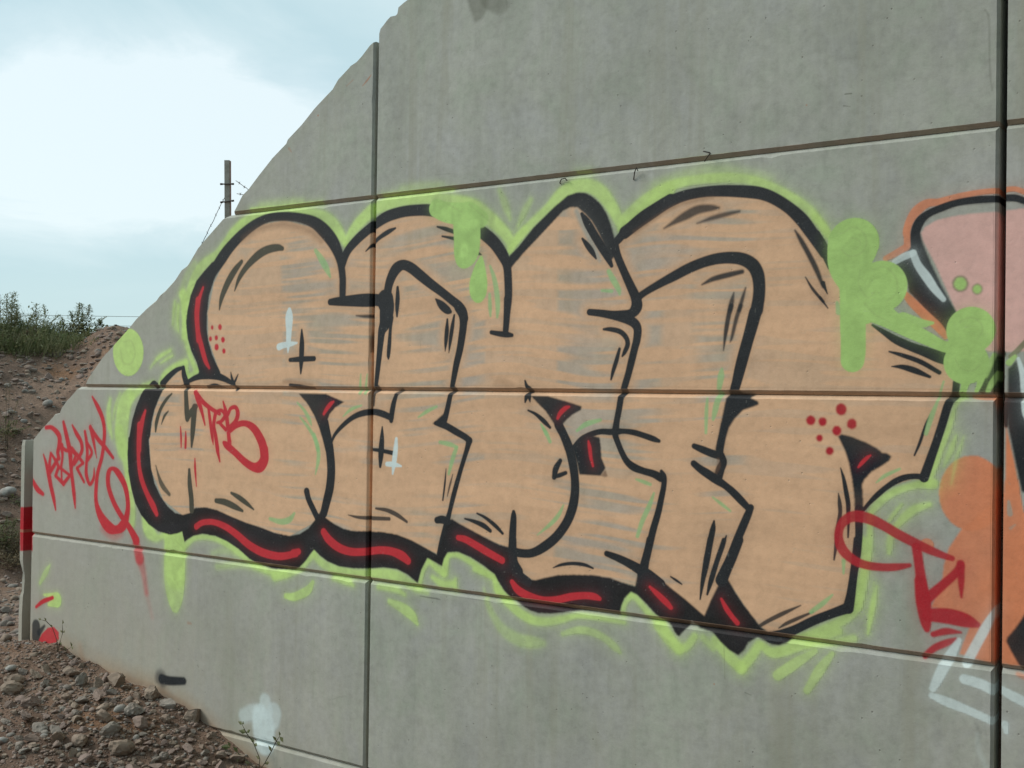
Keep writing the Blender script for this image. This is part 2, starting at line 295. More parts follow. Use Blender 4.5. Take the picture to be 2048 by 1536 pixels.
["p","M","black",1.0,3.4,[-438,-5,-273,-6,-165,-39,-215,-63,-249,-93,-262,-121,-247,-164,-229,-210,-221,-249,-269,-251,-287,-204,-311,-149,-341,-99,-383,-49]],
["s","B","black",1.0,3.5,[-490,31,8,-432,25,10,-344,19,5]],
["s","B","brown",0.4,13.2,[-529,46,7,-463,44,9,-356,32,5]],
["s","M","black",1.0,3.4,[-277,-132,24,-264,-182,25,-246,-244,24,-236,-307,24,-235,-357,24,-242,-412,24,-258,-467,23,-274,-519,21]],
["s","M","black",1.0,3.5,[-378,-432,17,-366,-465,16,-338,-506,16,-314,-538,17,-285,-561,27]],
["p","B","black2",1.0,3.3,[-1495,8,-1521,-23,-1557,-82,-1586,-150,-1606,-233,-1614,-238,-1618,-321,-1609,-408,-1584,-490,-1552,-560,-1505,-615,-1444,-658,-1369,-686,-1282,-695,-1225,-683,-1196,-672,-1178,-721,-1154,-706,-1113,-686,-1051,-672,-963,-674,-882,-692,-803,-721,-731,-759,-655,-782,-586,-791,-500,-785,-452,-782,-415,-767,-379,-737,-350,-703,-329,-682,-292,-705,-248,-725,-184,-739,-100,-740,-5,-732,75,-719,141,-720,199,-737,251,-766,269,-710,299,-659,374,-685,383,-655,401,-628,452,-621,513,-636,572,-661,631,-692,630,-691,644,-712,676,-750,722,-782,758,-796,794,-810,833,-816,890,-811,954,-798,1024,-784,1086,-778,1147,-778,1179,-780,1186,-749,1198,-720,1225,-693,1248,-701,1284,-728,1322,-761,1355,-779,1386,-796,1398,-816,1412,-827,1430,-807,1448,-788,1460,-766,1485,-788,1539,-797,1566,-823,1598,-847,1633,-861,1654,-839,1667,-813,1697,-793,1718,-798,1748,-808,1773,-808,1802,-795,1822,-776,1768,-762,1734,-768,1709,-755,1687,-730,1652,-693,1617,-648,1595,-614,1568,-604,1555,-639,1529,-691,1507,-743,1475,-722,1438,-697,1391,-669,1344,-640,1291,-609,1249,-628,1240,-672,1185,-663,1137,-652,1064,-650,981,-657,917,-665,862,-680,818,-694,783,-694,756,-682,738,-654,731,-585,691,-581,650,-575,599,-559,528,-534,456,-509,419,-493,395,-510,351,-642,282,-617,216,-595,138,-578,59,-574,-22,-577,-104,-583,-159,-577,-216,-560,-262,-539,-292,-511,-320,-547,-366,-593,-418,-621,-478,-634,-570,-628,-504,-634,-577,-627,-659,-611,-754,-597,-852,-577,-952,-553,-1034,-545,-1109,-554,-1143,-580,-1192,-592,-1249,-587,-1307,-558,-1359,-514,-1405,-455,-1432,-385,-1445,-314,-1455,-243,-1444,-228,-1435,-156,-1414,-94,-1386,-45,-1358,-5,-1351,9]],
["s","M","black",1.0,3.0,[912,-109,19,934,-144,18,956,-187,19,974,-244,19,985,-304,18,986,-358,19,976,-413,20,952,-468,19,910,-522,19,859,-563,19,803,-593,17,750,-599,17,714,-594,17]],
["s","M","black",1.0,3.0,[715,-445,8,715,-467,14,712,-523,17,711,-561,17,709,-598,18,717,-635,20,737,-670,25]],
["s","M","black",1.0,3.0,[712,-552,18,715,-608,18,720,-648,20,743,-683,20,783,-705,19]],
["p","M","black",1.0,2.5,[1961,-117,1972,-110,2003,-116,2052,-134,2086,-151,2101,-163,2116,-165,2130,-174,2122,-189,2099,-206,2069,-225,2047,-251,2040,-267,2042,-294,2046,-349,2018,-351,2014,-296,2007,-250,1998,-204,1985,-164,1972,-137]],
["s","M","black",1.0,2.5,[2031,-344,14,2031,-382,13,2031,-434,12,2027,-486,12,2021,-521,12,2016,-556,12,2009,-608,13,2001,-654,15]],
["s","M","black",1.0,2.5,[2027,-442,13,2022,-500,13,2015,-558,13,2008,-617,15,2000,-660,18]],
["s","M","black",1.0,2.6,[1743,-787,18,1789,-769,17,1830,-748,15,1890,-712,15,1950,-682,15,1995,-661,17]],
["s","M","black",1.0,2.5,[2045,-346,6,2063,-323,7,2087,-297,9,2114,-272,9,2144,-250,10,2173,-237,10,2203,-232,9,2229,-234,10]],
["s","M","black",1.0,2.4,[2228,-235,15,2244,-186,14,2262,-130,13,2279,-74,13,2292,-26,13,2299,-6,13]],
["s","M","black",0.9,2.4,[2301,-2,12,2315,15,13]],
["s","B","black",1.0,2.4,[2317,18,11,2320,55,11]],
["s","B","black",1.0,2.5,[2067,235,4,2105,210,9,2142,186,13,2187,165,14,2227,150,16,2263,136,19,2287,129,20]],
["p","B","black",1,3.7,[678,534,714,562,788,635,875,702,938,743,980,751,1014,746,1043,731,1081,699,1106,661,1126,614,1143,556,1156,523,1128,492,1103,537,1074,592,1045,637,1015,668,981,695,952,699,918,687,875,650,811,596,745,541,688,488,669,504]],
["s","B","grey",0.9,5.5,[1011,651,8,1041,613,12,1075,553,10,1104,502,6]],
["s","B","grey",0.85,11.0,[977,682,10,994,652,12,1024,596,12,1063,522,12,1079,493,6]],
["s","B","black",1.0,2.9,[1000,670,7,1024,635,16,1053,590,17,1083,546,17,1108,509,15,1128,472,8]],
["s","B","black",1.0,2.9,[1004,578,5,1025,553,11,1046,527,11,1063,502,4]],
["s","B","black",1.0,2.9,[1139,549,17,1152,506,16,1181,445,16,1209,391,18,1228,352,20,1232,320,23,1211,297,18,1171,296,14,1131,297,13,1090,302,13,1039,307,12]],
["s","B","black",1.0,2.9,[1039,307,12,1088,300,13,1149,289,16,1197,276,18,1225,261,18,1237,240,17,1235,205,16,1226,171,15,1215,129,15,1203,84,14,1192,49,14,1185,29,13]],
["s","B","black",1.0,2.9,[1189,21,13,1177,1,12]],
["s","M","black",1.0,2.9,[1173,-4,13,1166,-46,13,1158,-85,13,1153,-120,15]],
["s","M","black",1.0,2.8,[1153,-124,14,1153,-141,13,1163,-165,12,1180,-200,12,1200,-230,13,1228,-250,15,1267,-262,13,1306,-270,14,1336,-282,16]],
["s","M","black",1.0,2.8,[1338,-260,7,1348,-278,11,1348,-309,11,1339,-354,12,1327,-406,13,1308,-469,14,1294,-528,14,1279,-581,15,1268,-617,16]],
["s","M","black",1.0,2.8,[1296,-503,14,1289,-538,15,1278,-584,17,1269,-626,21]],
["s","M","black",1.0,2.9,[977,-190,9,1010,-158,10,1051,-139,11,1092,-128,11,1132,-128,12,1168,-125,11]],
["s","M","black",1.0,2.8,[1147,-127,12,1187,-124,10,1226,-127,11,1265,-136,11,1304,-147,11,1327,-154,7]],
["p","M","black",1.0,2.9,[973,-190,1010,-160,1059,-144,1088,-150,1093,-182,1097,-224,1114,-259,1094,-288,1004,-289,995,-250]],
["p","M","brown",0.7,2.9,[1094,-288,1114,-264,1123,-288,1111,-292]],
["p","M","black",1.0,3.0,[787,-3,861,-2,947,-21,1011,-38,1007,-51,969,-71,944,-90,928,-107,949,-144,971,-183,942,-202,920,-152,889,-102,854,-59,818,-30]],
["s","B","black",1.0,3.0,[759,55,4,767,35,8,780,23,11,787,17,10]],
["s","B","black",1.0,3.0,[778,8,8,767,-5,10,761,-26,4]],
["s","M","black",1.0,3.0,[779,-5,10,783,-24,3]],
["s","M","black",1.0,3.0,[775,-57,4,810,-71,7,846,-96,10,874,-119,6]],
["s","B","black",1.0,2.9,[1099,243,5,1129,242,9,1166,233,10,1190,213,10,1198,188,10,1187,161,9,1177,145,4]],
["s","B","black",1.0,2.9,[1165,171,6,1153,129,9,1140,91,8,1132,61,4]],
["s","B","black",1.0,2.8,[1151,562,16,1191,598,18,1245,636,20,1303,666,20,1359,689,23]],
["s","B","black",1,3.4,[1181,589,24,1228,617,23,1290,651,23,1347,680,22,1410,699,20,1477,706,19,1538,705,20,1599,699,21,1661,690,22,1703,679,21,1744,659,20,1791,626,20,1831,588,22,1857,554,22,1884,514,20,1910,469,15]],
["s","B","brown",0.4,8.8,[1221,587,8,1298,629,8,1373,664,8,1448,679,7,1520,684,5]],
["s","B","black",1.0,2.6,[1880,529,19,1908,488,16,1920,456,14,1929,424,8]],
["s","B","black",1,3.4,[1228,346,15,1263,369,13,1320,397,15,1377,422,18,1432,446,19,1487,464,19,1541,474,20,1594,474,21,1636,465,22,1668,444,23,1685,414,23,1691,377,22,1690,339,22,1683,294,23]],
["s","B","black",1.0,2.7,[1678,286,23,1665,237,22,1652,192,21,1638,143,21,1625,94,20,1615,54,18,1608,31,17]],
["p","B","black",1.0,2.7,[1587,29,1626,28,1635,18,1685,12,1664,2,1692,-10,1695,-20,1672,-29,1637,-41,1609,-71,1589,-101,1579,-134,1569,-177,1540,-179,1550,-132,1560,-82,1570,-35,1577,-2,1587,14]],
["s","M","black",1.0,2.7,[1462,-167,10,1491,-177,13,1527,-189,14,1552,-195,14]],
["s","M","black",1.0,2.7,[1574,-91,14,1566,-125,13,1559,-158,14,1556,-188,14]],
["s","M","black",1.0,2.7,[1563,-194,12,1570,-217,14,1560,-241,16,1553,-267,16]],
["s","M","brown",0.5,5.1,[1551,-208,5,1553,-231,8,1542,-255,7]],
["s","M","black",1.0,2.7,[1461,-227,12,1485,-244,14,1514,-260,16,1546,-278,16,1578,-296,13,1607,-317,14,1635,-342,14,1658,-363,12]],
["s","M","black",1.0,2.7,[1670,-364,12,1660,-389,14,1643,-429,15,1623,-477,15,1603,-531,16,1582,-585,16]],
["s","M","black",1.0,2.7,[1628,-475,18,1607,-531,18,1585,-578,20,1568,-617,22]],
["s","M","black",1.0,2.7,[1539,-419,4,1534,-451,11,1521,-509,11,1510,-559,10,1504,-605,9]],
["s","M","black",1.0,2.7,[1526,-484,12,1514,-560,11,1501,-619,9,1491,-689,3]],
["s","M","black",1.0,2.7,[1584,-465,3,1574,-497,7,1553,-555,7,1536,-602,7]],
["s","M","black",1.0,2.7,[1575,-480,8,1554,-544,9,1532,-616,10,1517,-670,4]],
["s","M","black",1.0,2.8,[1123,-567,11,1164,-577,14,1208,-591,16,1255,-610,19,1294,-627,20,1340,-653,19]],
["s","M","black",1.0,2.8,[1379,-624,3,1400,-634,5,1421,-645,3]],
["s","M","black",0.9,2.6,[1845,-669,2,1788,-701,7,1738,-731,7,1709,-751,6]],
["s","M","black",0.9,2.6,[1886,-685,3,1838,-711,6,1797,-734,6,1772,-752,2]],
["s","M","black",1.0,2.5,[1971,-218,2,1981,-251,6,1989,-291,8,1996,-328,8,1997,-359,7,1998,-390,5,1997,-436,3]],
["s","M","black",0.95,2.5,[1965,-299,2,1969,-330,7,1971,-361,7,1965,-408,8,1960,-455,7,1953,-511,3]],
["s","B","black",0.9,5.1,[1601,355,3,1594,326,9,1588,297,9]],
["s","B","black",0.95,4.1,[1592,311,9,1584,282,9,1574,226,8,1566,161,2]],
["s","B","black",0.9,5.0,[1643,370,3,1631,331,7,1621,296,7]],
["s","B","black",0.9,5.1,[1626,310,8,1612,271,8,1596,206,6,1590,189,2]],
["s","B","black",0.88,6.9,[1337,592,3,1374,610,9,1419,630,16,1466,647,16,1514,649,12,1542,647,5]],
["s","B","black",0.85,6.8,[1463,600,2,1514,613,8,1564,622,9,1617,629,5]],
["s","B","black",0.95,5.1,[1484,388,3,1524,405,9,1577,416,10,1630,425,8]],
["s","B","black",0.95,4.9,[1812,551,3,1832,518,8,1858,472,9,1885,419,9,1908,362,5]],
["s","B","black",1.0,2.6,[1907,374,8,1922,339,2]],
["s","B","black",0.95,2.6,[1849,396,2,1873,357,5,1909,314,5]],
["s","B","black",1.0,2.6,[1898,328,5,1924,293,2]],
["s","B","black",1.0,3.3,[-55,597,3,-12,627,9,20,649,10,68,670,11,105,682,5]],
["s","B","black",1.0,3.2,[325,672,4,365,661,9,409,646,9]],
["s","B","black",1.0,3.2,[351,632,4,415,618,8]],
["s","B","black",1.0,3.1,[533,551,7,545,547,3]],
["s","B","black",1.0,3.3,[122,437,7,123,396,12,121,356,11,121,318,5]],
["s","B","black",1.0,3.2,[323,381,4,351,357,17,380,336,17,398,328,8]],
["s","B","black",1.0,3.2,[383,298,5,381,251,11,377,208,9,374,171,2]],
["s","B","black",1.0,3.2,[417,314,5,408,266,10,399,212,9,393,165,2]],
["s","B","black",0.9,6.3,[-104,327,3,-60,323,7,-22,322,8]],
["s","B","char",1,4.6,[-959,380,4,-944,436,15,-905,502,19,-860,555,18,-814,595,11]],
["s","B","char",1,4.5,[-857,464,4,-827,521,13,-776,573,17,-707,618,21,-644,640,20,-582,645,17,-551,639,11]],
["s","B","black",1.0,3.5,[-423,274,5,-421,212,15,-423,139,14,-425,83,5]],
["s","B","black",1.0,3.5,[-492,142,10,-423,145,13,-346,147,12]],
["s","M","black",1.0,3.3,[50,-140,4,49,-192,13,45,-253,15,42,-304,7]],
["s","M","black",1.0,3.3,[1,-235,7,47,-238,9,108,-245,10]],
["s","M","black",0.9,3.3,[-133,-517,2,-77,-523,7,4,-521,9,95,-517,8]],
["s","M","black",0.9,3.3,[22,-479,5,84,-483,9,137,-498,10,189,-522,6]],
["s","M","black",1.0,3.2,[387,-297,2,382,-356,5,373,-422,4]],
["s","M","black",0.85,3.2,[421,-317,2,407,-362,5,395,-406,2]],
["s","M","black",1.0,3.2,[345,-504,14,370,-500,17,399,-504,16]],
["s","M","black",1.0,3.1,[484,-488,4,527,-495,8,574,-508,11,607,-526,8]],
["s","M","black",1.0,3.1,[543,-463,4,583,-477,7,630,-504,9,665,-531,6]],
["s","M","black",1.0,3.0,[921,-241,9,902,-272,13,895,-304,10]],
["s","M","black",1.0,3.0,[895,-302,7,919,-295,9,945,-285,8]],
["s","M","black",1.0,2.9,[896,-640,2,930,-626,6,980,-616,7,1030,-616,7,1067,-625,4]],
["s","B","black",1.0,2.5,[2120,151,3,2161,139,7,2216,118,8,2270,86,7]],
["s","B","black",1.0,2.5,[2128,105,2,2161,103,8,2198,92,10,2242,73,5]],
["s","M","black",1.0,2.4,[2199,-168,3,2215,-128,5,2232,-72,4,2244,-42,1]],
["s","M","char",1,3.9,[-1404,-201,6,-1398,-155,13,-1370,-93,11,-1328,-45,10,-1288,-16,5]],
["s","M","char",1,3.9,[-1361,-164,3,-1340,-125,8,-1312,-101,4]],
["s","M","char",0.9,4.8,[-1398,-367,3,-1376,-416,9,-1346,-462,15,-1294,-501,10]],
["s","B","char",1,3.8,[-1186,1,14,-1181,-52,16,-1176,-103,18,-1172,-136,14]],
["s","M","char",1,3.8,[-1172,-129,16,-1141,-98,17,-1110,-74,13]],
["s","M","char",1,3.8,[-1121,-79,19,-1126,-125,19,-1132,-195,17,-1138,-265,7]],
["s","M","char",1,3.8,[-1152,-376,9,-1147,-441,16,-1134,-510,17,-1130,-565,17]],
["s","M","char",1,3.7,[-960,-510,12,-900,-513,16,-834,-529,15,-781,-545,7]],
["s","M","char",1,3.6,[-858,-468,7,-808,-485,13,-756,-508,12,-708,-534,4]],
["s","B","black",1.0,3.9,[-1359,31,19,-1316,64,17,-1259,97,13,-1210,110,9]],
["s","B","black",1.0,3.8,[-1206,110,11,-1202,78,17,-1187,46,19,-1179,27,21]],
["s","B","black",1.0,3.7,[-1173,43,10,-1103,65,15,-1035,72,18,-967,69,18,-913,56,15,-866,38,11]],
["s","B","black",1.0,3.7,[-874,87,3,-867,61,8,-853,34,11]],
["s","B","black",1.0,3.7,[-825,78,3,-841,52,7,-850,34,7,-836,11,11]],
["s","B","black",1.0,3.7,[-1037,19,7,-979,26,10,-919,17,3]],
["s","B","black",1.0,3.9,[-1454,26,5,-1425,35,13,-1406,23,18]],
["s","M","black",0.9,8.0,[-2367,-1271,36,-2365,-1328,38]],
["s","M","black",0.9,7.9,[-2339,-1303,19,-2292,-1261,8]],
["s","M","black",1,7.1,[-1328,-1394,25,-1277,-1394,23,-1213,-1386,21,-1167,-1379,19]],
["s","M","black",0.6,19.2,[-1335,-1393,43,-1320,-1414,22]],
["s","R","red",1.0,3.8,[-1075,487,7,-1103,428,12,-1115,350,13,-1110,294,14,-1102,240,15]],
["s","R","red",1.0,3.8,[-1109,430,17,-1116,361,17,-1105,277,15,-1079,208,16,-1050,143,14,-1023,108,7]],
["s","R","red",1.0,3.9,[-1485,-102,8,-1509,-158,16,-1526,-231,17,-1528,-296,16]],
["s","R","red",1.0,3.9,[-1528,-173,18,-1533,-270,14,-1527,-366,14,-1506,-437,16,-1463,-506,16,-1413,-565,19,-1386,-602,13]],
["s","R","red",1.0,3.6,[-1096,-641,15,-1052,-619,14,-978,-611,14,-897,-625,16,-818,-655,18,-733,-697,19,-637,-724,19,-532,-729,17,-436,-708,15]],
["s","R","red",1.0,3.5,[-454,-707,16,-421,-698,14]],
["s","R","red",1.0,3.3,[-273,-601,17,-243,-630,20,-186,-659,19,-116,-671,17,-33,-664,16,47,-650,16,113,-650,17,166,-663,20,198,-680,16]],
["s","R","red",1.0,3.1,[452,-565,11,488,-569,14,541,-588,15,600,-611,15,664,-634,14]],
["s","R","red",1.0,3.0,[712,-712,10,739,-739,16,784,-756,16,846,-766,15,910,-758,14,974,-739,14,1032,-728,13,1073,-727,13,1096,-732,8]],
["s","R","red",1.0,2.8,[1298,-668,4,1321,-686,8,1348,-707,9,1379,-730,8]],
["s","R","red",1.0,2.8,[1299,-668,5,1330,-688,8,1364,-714,10,1382,-731,7]],
["s","R","red",1.0,2.7,[1569,-680,5,1587,-709,9,1609,-735,9,1627,-753,9]],
["s","R","red",1.0,3.4,[-283,-92,7,-266,-70,10,-244,-49,10,-227,-39,5]],
["s","R","red",1.0,3.0,[907,-84,6,918,-65,9,939,-47,9,957,-40,4]],
["s","R","red",1.0,2.9,[1041,-165,4,1046,-187,8,1052,-223,7,1061,-254,5]],
["s","R","red",1.0,2.5,[2027,-213,3,2038,-199,6,2053,-183,6,2065,-174,3]],
["p","R","red",1.0,3.8,[-997,297,-997,295,-997,292,-999,290,-1000,289,-1002,288,-1004,287,-1006,287,-1008,287,-1010,288,-1012,289,-1014,291,-1015,293,-1016,295,-1016,297,-1016,300,-1015,302,-1014,304,-1012,306,-1011,307,-1009,308,-1006,308,-1004,307,-1002,307,-1000,305,-999,304,-998,302,-997,299]],
["p","R","red",1.0,3.7,[-939,297,-940,294,-941,291,-942,289,-944,286,-946,285,-949,284,-952,284,-955,284,-958,285,-960,287,-962,289,-964,292,-965,295,-965,298,-965,301,-964,304,-963,307,-961,309,-958,311,-956,312,-953,312,-950,312,-947,310,-945,309,-942,306,-941,304,-940,301]],
["p","R","red",1.0,3.8,[-1006,245,-1007,242,-1007,239,-1009,237,-1010,235,-1012,234,-1015,233,-1017,233,-1019,233,-1022,234,-1024,236,-1026,237,-1027,240,-1028,242,-1028,245,-1028,248,-1027,250,-1026,252,-1024,254,-1022,255,-1020,256,-1017,257,-1015,256,-1013,255,-1011,254,-1009,252,-1008,250,-1007,247]],
["p","R","red",1.0,3.7,[-965,249,-966,246,-966,243,-968,241,-969,239,-972,238,-974,237,-976,237,-979,237,-981,238,-984,239,-985,241,-987,244,-988,246,-988,249,-988,252,-987,255,-986,257,-984,259,-982,260,-980,261,-977,261,-974,261,-972,260,-970,259,-968,257,-967,254,-966,252]],
["p","R","red",1.0,3.7,[-918,238,-918,235,-919,232,-921,230,-923,227,-925,226,-928,225,-931,225,-933,225,-936,226,-939,228,-941,230,-942,233,-943,236,-944,239,-944,242,-943,245,-941,248,-939,250,-937,252,-934,253,-931,253,-928,252,-926,251,-923,250,-921,247,-919,245,-918,242]],
["p","R","red",1.0,3.7,[-959,205,-959,201,-960,198,-962,195,-964,193,-967,191,-970,189,-973,189,-977,190,-980,191,-983,193,-985,195,-987,198,-988,202,-988,205,-988,209,-987,212,-985,215,-983,218,-980,220,-977,221,-974,221,-971,221,-968,220,-965,218,-962,215,-961,212,-959,209]],
["p","R","red",1.0,3.7,[-911,186,-911,183,-912,181,-914,178,-915,176,-918,175,-920,174,-923,173,-925,174,-928,175,-930,176,-932,178,-933,181,-934,184,-935,187,-934,189,-934,192,-932,195,-931,197,-928,198,-926,199,-923,199,-921,199,-918,198,-916,196,-914,194,-912,192,-912,189]],
["p","R","red2",1.0,2.5,[1989,-31,1989,-35,1987,-39,1985,-43,1983,-46,1979,-48,1975,-50,1971,-50,1967,-50,1964,-49,1960,-46,1957,-43,1955,-40,1954,-36,1953,-31,1954,-27,1955,-23,1957,-19,1960,-16,1963,-14,1967,-12,1971,-12,1975,-12,1979,-14,1982,-16,1985,-19,1987,-23,1989,-27]],
["p","R","red2",1.0,2.6,[1888,-68,1887,-72,1886,-75,1884,-78,1882,-81,1879,-83,1876,-84,1872,-85,1869,-84,1866,-83,1863,-81,1860,-79,1858,-76,1857,-72,1857,-69,1857,-65,1858,-62,1860,-59,1863,-56,1865,-54,1869,-53,1872,-52,1875,-53,1879,-54,1882,-56,1884,-58,1886,-61,1887,-64]],
["p","R","red2",1.0,2.6,[1925,-71,1925,-74,1924,-77,1922,-80,1920,-83,1917,-85,1914,-86,1911,-86,1908,-86,1905,-85,1903,-83,1900,-81,1899,-78,1898,-75,1897,-72,1897,-68,1898,-65,1900,-62,1902,-60,1905,-58,1908,-57,1911,-57,1914,-57,1917,-58,1920,-60,1922,-62,1924,-65,1925,-68]],
["p","R","red2",1.0,2.6,[1972,-99,1972,-102,1971,-106,1969,-109,1967,-112,1964,-114,1961,-115,1958,-115,1954,-115,1951,-114,1948,-112,1946,-110,1944,-107,1943,-103,1942,-100,1943,-96,1944,-93,1946,-90,1948,-87,1951,-85,1954,-84,1957,-83,1961,-84,1964,-85,1967,-87,1969,-89,1971,-92,1972,-95]],
["p","R","red2",1.0,2.5,[2021,-76,2021,-80,2020,-84,2018,-87,2016,-90,2013,-92,2009,-93,2006,-94,2002,-93,1999,-92,1996,-90,1993,-88,1991,-85,1990,-81,1990,-77,1990,-73,1991,-70,1993,-66,1995,-64,1998,-62,2002,-60,2005,-60,2009,-60,2012,-61,2015,-63,2018,-66,2020,-69,2021,-73]],
["p","R","red2",1.0,2.6,[1913,-124,1912,-127,1912,-129,1910,-131,1909,-133,1907,-135,1904,-136,1902,-136,1899,-136,1897,-135,1895,-134,1893,-132,1892,-130,1891,-127,1891,-125,1891,-122,1892,-120,1893,-118,1895,-116,1897,-114,1899,-113,1902,-113,1904,-113,1906,-114,1908,-115,1910,-117,1911,-119,1912,-122]],
["p","R","red2",1.0,2.6,[1948,-165,1948,-168,1947,-170,1945,-173,1943,-175,1941,-177,1938,-178,1935,-179,1933,-178,1930,-177,1927,-176,1925,-174,1924,-171,1923,-169,1923,-166,1923,-163,1924,-160,1925,-157,1927,-155,1930,-153,1932,-152,1935,-152,1938,-152,1941,-153,1943,-154,1945,-156,1947,-159,1948,-162]],
["s","R","red",1.0,3.8,[-1220,-174,4,-1215,-221,7,-1213,-272,4]],
["s","R","red",1.0,3.8,[-1182,-196,4,-1181,-229,8,-1182,-271,8]],
["s","R","red",1.0,3.8,[-1113,-321,4,-1110,-370,8,-1099,-451,3]],
["s","G","pale",0.8,3.9,[588,500,5,608,454,10,622,396,12,628,340,11,626,300,5]],
["s","G","pale",0.8,3.9,[588,390,6,591,341,9,594,305,4]],
["s","G","pale",0.8,4.3,[-347,618,9,-311,577,16,-281,538,16,-257,498,5]],
["s","G","pale",0.8,3.6,[1117,452,9,1137,419,12,1158,386,10,1163,367,4]],
["s","G","pale",0.8,3.6,[1089,384,5,1130,380,7]],
["s","G","pale",0.8,4.0,[242,-95,4,287,-70,8,335,-50,5]],
["s","G","pale",0.8,4.0,[354,-192,7,399,-198,10,440,-208,6]],
["s","G","pale",0.8,4.0,[436,-214,9,419,-257,10,401,-316,6]],
["s","G","pale",0.8,4.4,[-443,-46,4,-400,-79,8,-370,-117,10,-355,-144,3]],
["s","G","pale",0.8,4.4,[-424,-110,4,-381,-147,8,-339,-193,10,-315,-249,10]],
["s","G","pale",0.8,4.3,[-339,-184,9,-315,-234,10,-311,-289,11,-327,-355,3]],
["s","G","pale",0.8,4.4,[-603,-568,8,-535,-576,13,-481,-563,14,-451,-533,6]],
["s","G","pale",0.8,3.7,[837,-111,3,857,-139,8,875,-172,7]],
["s","G","pale",0.8,3.7,[938,-404,3,917,-442,8,884,-477,8,824,-524,2]],
["s","G","pale",0.8,3.7,[991,-128,5,1032,-102,10,1090,-86,6]],
["s","G","pale",0.8,3.7,[833,-107,3,857,-143,8]],
["s","G","pale",0.8,3.5,[1240,-293,4,1268,-300,7,1295,-308,6]],
["s","G","pale",0.8,3.5,[1310,-338,4,1292,-384,9,1266,-438,9,1247,-494,7]],
["s","G","pale",0.8,3.4,[1533,-338,3,1565,-359,6,1597,-380,4]],
["s","G","pale",0.8,3.4,[1561,99,4,1558,74,12,1552,34,9]],
["s","G","pale",0.8,3.4,[1557,14,11,1545,-16,11,1537,-49,10,1531,-74,5]],
["s","G","pale",0.8,3.4,[1509,-3,4,1506,-50,7,1505,-120,5]],
["s","G","pale",0.8,3.2,[1949,-623,3,1918,-654,8,1880,-686,7]],
["s","G","pale",0.8,3.1,[2084,-258,2,2111,-235,6,2155,-212,4]],
["s","G","pale",0.8,3.2,[1984,-510,7,1984,-552,3]],
["s","G","pale",0.8,3.0,[2283,59,3,2267,3,4,2248,-49,8,2233,-101,6]],
["s","G","pale",0.8,4.2,[-73,79,3,-77,1,9]],
["s","G","pale",0.8,4.2,[-37,79,3,-47,1,9]],
["s","G","pale",0.8,4.2,[-169,-100,3,-125,-70,8,-67,-52,4]],
["s","G","pale",0.8,3.2,[1954,310,5,1960,279,10]],
["s","C","white",0.95,3.1,[-501,364,11,-502,330,23,-502,269,17,-504,222,14,-506,176,3]],
["s","C","white",0.95,3.1,[-562,201,16,-534,208,14,-486,213,11,-451,217,4]],
["s","C","white",0.95,2.9,[127,-186,7,124,-230,12,117,-282,12,110,-331,4]],
["s","C","white",0.95,2.9,[79,-292,10,117,-292,11,155,-297,4]],
["s","W","white",0.6,11.1,[-615,-1383,35,-611,-1417,47]],
["s","W","white",0.55,13.4,[-752,-1472,33,-695,-1449,39,-632,-1434,34]],
["s","W","white",0.6,11.0,[-558,-1425,45,-567,-1462,45]],
["s","W","white",0.85,13.3,[-645,-1453,48,-625,-1494,70,-617,-1562,63]],
["s","L","lime2",1.0,3.2,[319,747,37,369,727,41,447,713,46,495,701,49]],
["s","L","lime2",1.0,3.2,[471,692,67,475,614,65,473,568,62,464,542,46]],
["s","L","lime2",0.9,5.9,[485,718,39,543,686,35]],
["s","L","lime2",1.0,3.1,[545,533,9,539,495,26,534,442,42,533,408,42,534,390,32]],
["s","L","lime2",1.0,2.5,[2003,494,81]],
["s","L","lime2",1.0,2.5,[2003,494,83,1992,433,68,2011,381,57]],
["s","L","lime2",1.0,2.5,[2092,355,81]],
["s","L","lime2",1.0,2.5,[2004,355,43,2005,219,40]],
["s","L","lime2",1.0,2.5,[2050,333,58,2043,276,38]],
["s","L","lime2",1.0,2.5,[2005,258,40,2007,162,40,2005,125,38]],
["s","L","lime2",1.0,2.5,[2066,291,45,2123,251,30,2179,218,25,2233,190,21,2280,166,17,2305,162,20]],
["s","L","lime2",0.95,2.5,[2160,254,19,2215,237,14,2249,237,5]],
["s","L","lime2",1.0,2.4,[2359,213,70]],
["s","L","lime2",1.0,2.4,[2359,206,56,2347,163,49]],
["s","L","lime2",1.0,2.4,[2347,116,65]],
["s","L","lime2",1.0,2.4,[2348,69,17,2343,44,11,2337,22,10]],
["s","L","lime2",1.0,2.4,[2390,79,14,2385,50,8,2377,31,6]],
["s","L","lime2",0.9,4.4,[2426,139,6,2412,108,10,2399,79,11]],
["s","L","lime2",0.9,3.0,[2437,87,6,2421,56,9,2409,31,7]],
["s","L","lime2",0.85,2.3,[2467,115,10,2483,133,6]],
["s","L","olive",0.16,4.8,[1971,531,3,2002,548,3,2037,526,3,2045,491,3,2026,462,3,1991,456,3,1968,477,3]],
["s","L","olive",0.16,4.8,[1995,514,2,2018,508,2,2026,489,2,2003,478,2]],
["s","L","olive",0.16,4.7,[2065,409,2,2103,415,3,2136,383,3,2141,337,3,2111,308,2]],
["s","L","olive",0.16,4.7,[2027,411,2,2023,365,2,2051,322,2,2073,340,2]],
["s","L","olive",0.16,4.7,[2043,303,3,2074,268,3,2119,244,2]],
["s","L","olive",0.16,4.5,[2330,240,3,2356,251,3,2383,238,3,2393,211,2,2378,186,2]],
["s","L","olive",0.16,4.5,[2316,128,2,2331,99,2,2364,91,3,2386,108,2]],
["s","L","olive",0.16,4.5,[2346,225,3,2378,224,2]],
